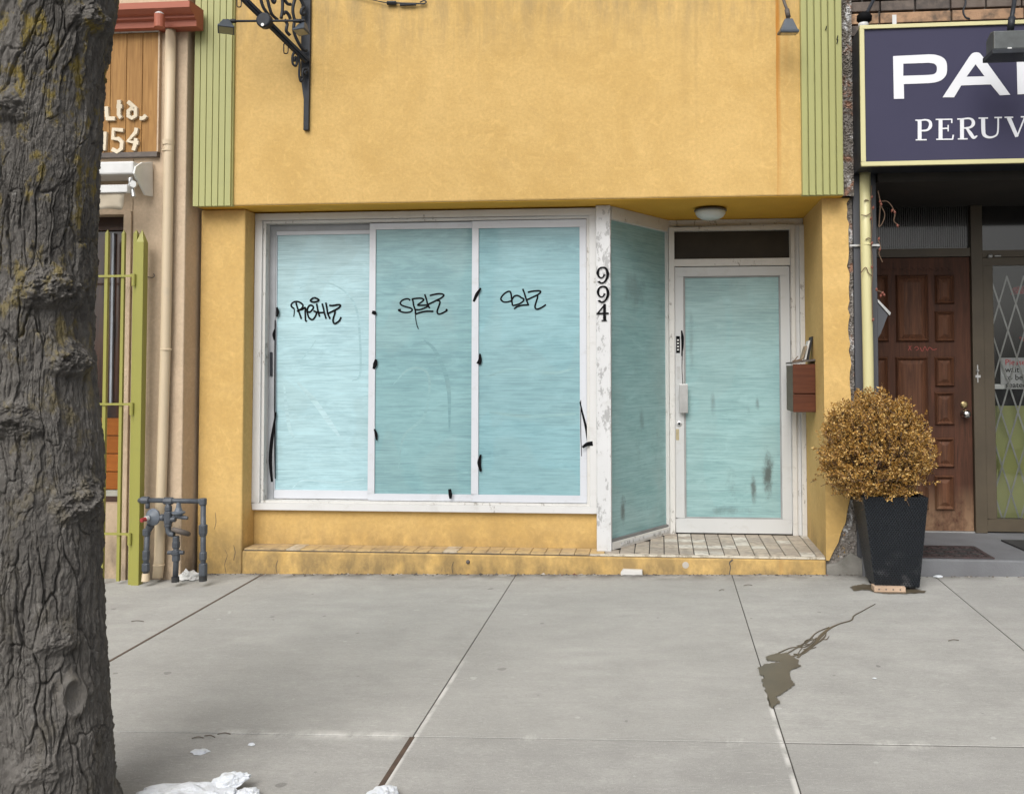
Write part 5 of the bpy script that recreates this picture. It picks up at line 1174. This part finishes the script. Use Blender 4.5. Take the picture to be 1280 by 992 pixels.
fur = fbm(arc_*17+wx*.5, ZZ*1.5, 0*ZZ+21, 4); fur2 = fbm(arc_*30+3+wx*.6, ZZ*2.6, 0*ZZ+31, 4)
disp = disp - .010*np.exp(-(fur/.03)**2)*depth - .004*np.exp(-(fur2/.035)**2)
# callus burls and scars, placed where the trunk shows them
def burl(px_, py_, wa, wz_, hgt):
    global disp
    q = at(px_, py_, TY-.18); i = np.argmin(abs(zz-q.z)); cx, r = CX[i, 0], RR[i, 0]
    sx = np.clip((q.x-cx)/r, -.97, .97); ang = math.atan2(-math.sqrt(1-sx*sx), sx) % (2*math.pi)
    da = (AA-ang)*r; dz = ZZ-q.z
    skew = dz + .15*np.abs(da)
    d2 = (da/wa)**2 + np.where(skew > 0, (skew/(wz_*1.35))**2, (skew/(wz_*.8))**2)
    sh = np.clip(1-d2*.42, 0, 1)**1.1*(1+.0*d2)
    v1, v2, _v = voro(arc_/.013+px_+fbm(arc_*40, ZZ*40, 0*ZZ, 2), ZZ/.012+fbm(arc_*40+7, ZZ*40, 0*ZZ, 2))
    rough_ = .85+.9*fbm(arc_*42+px_, ZZ*42, 0*ZZ+py_, 4)+.35*(np.clip(v2-v1, 0, .6)-.3)
    disp = disp*(1-.75*np.clip(sh*1.4, 0, 1)) + hgt*sh*rough_
for q in ((46, 362, .085, .050, .048), (92, 452, .065, .042, .046), (20, 528, .065, .045, .038), (80, 635, .075, .055, .046), (58, 808, .055, .036, .028), (14, 135, .05, .04, .03), (85, 8, .07, .035, .04), (50, 965, .06, .03, .026), (140, 880, .02, .025, .018)): burl(*q)
q = at(68, 883, TY-.19); i = np.argmin(abs(zz-q.z)); sx = (q.x-CX[i, 0])/RR[i, 0]; ang = 2*math.pi-math.acos(sx); da = (AA-ang)*RR; dz = ZZ-q.z
rr_ = np.sqrt((da/.034)**2+(dz/.058)**2); disp = disp*np.clip((rr_-.7)/.9, 0.15, 1) + .016*np.exp(-((rr_-1.0)/.25)**2) - .006*np.exp(-(rr_/.5)**2)
RF = RR+disp
VX = CX+RF*np.cos(AA); VY = TY+RF*np.sin(AA)*1.0
V = np.stack([VX, VY, ZZ], -1).reshape(-1, 3)
ii, jj = np.meshgrid(np.arange(NZ-1), np.arange(NA), indexing='ij'); j2 = (jj+1) % NA
FQ = np.stack([ii*NA+jj, ii*NA+j2, (ii+1)*NA+j2, (ii+1)*NA+jj], -1).reshape(-1, 4)
tb_ = Vector((pxx[1], TY, zg)); tree = thing('street_tree', tb_, 'thick rough barked tree trunk with knobbly burls at the left of the sidewalk', 'tree')
me = bpy.data.meshes.new('trunk'); me.vertices.add(len(V)); me.vertices.foreach_set('co', (V-np.array(tb_)).astype(np.float32).ravel())
me.loops.add(FQ.size); me.loops.foreach_set('vertex_index', FQ.astype(np.int32).ravel())
me.polygons.add(len(FQ)); me.polygons.foreach_set('loop_start', np.arange(0, FQ.size, 4, dtype=np.int32))
me.update(); me.validate(); me.polygons.foreach_set('use_smooth', [True]*len(me.polygons)); me.materials.append(BARK)
o = bpy.data.objects.new('trunk', me); COL.objects.link(o); o.parent = tree
tp = Vector((pxx[-1], TY, pz[-1]))
for dx, dy, h_, r_ in ((.9, -.4, 2.2, .12), (-.8, .3, 2.4, .13), (.1, -.9, 2.0, .09)):
    s = MB(); s.tube(crom([tp+Vector((0, 0, -.25)), tp+Vector((dx*.25, dy*.25, .35)), tp+Vector((dx*.7, dy*.7, h_*.6)), tp+Vector((dx*1.2, dy*1.2, h_*1.1))], 6), list(np.linspace(r_*1.1, r_*.45, 19)), 14); s.build('limb', BARK, tree, smooth=True)
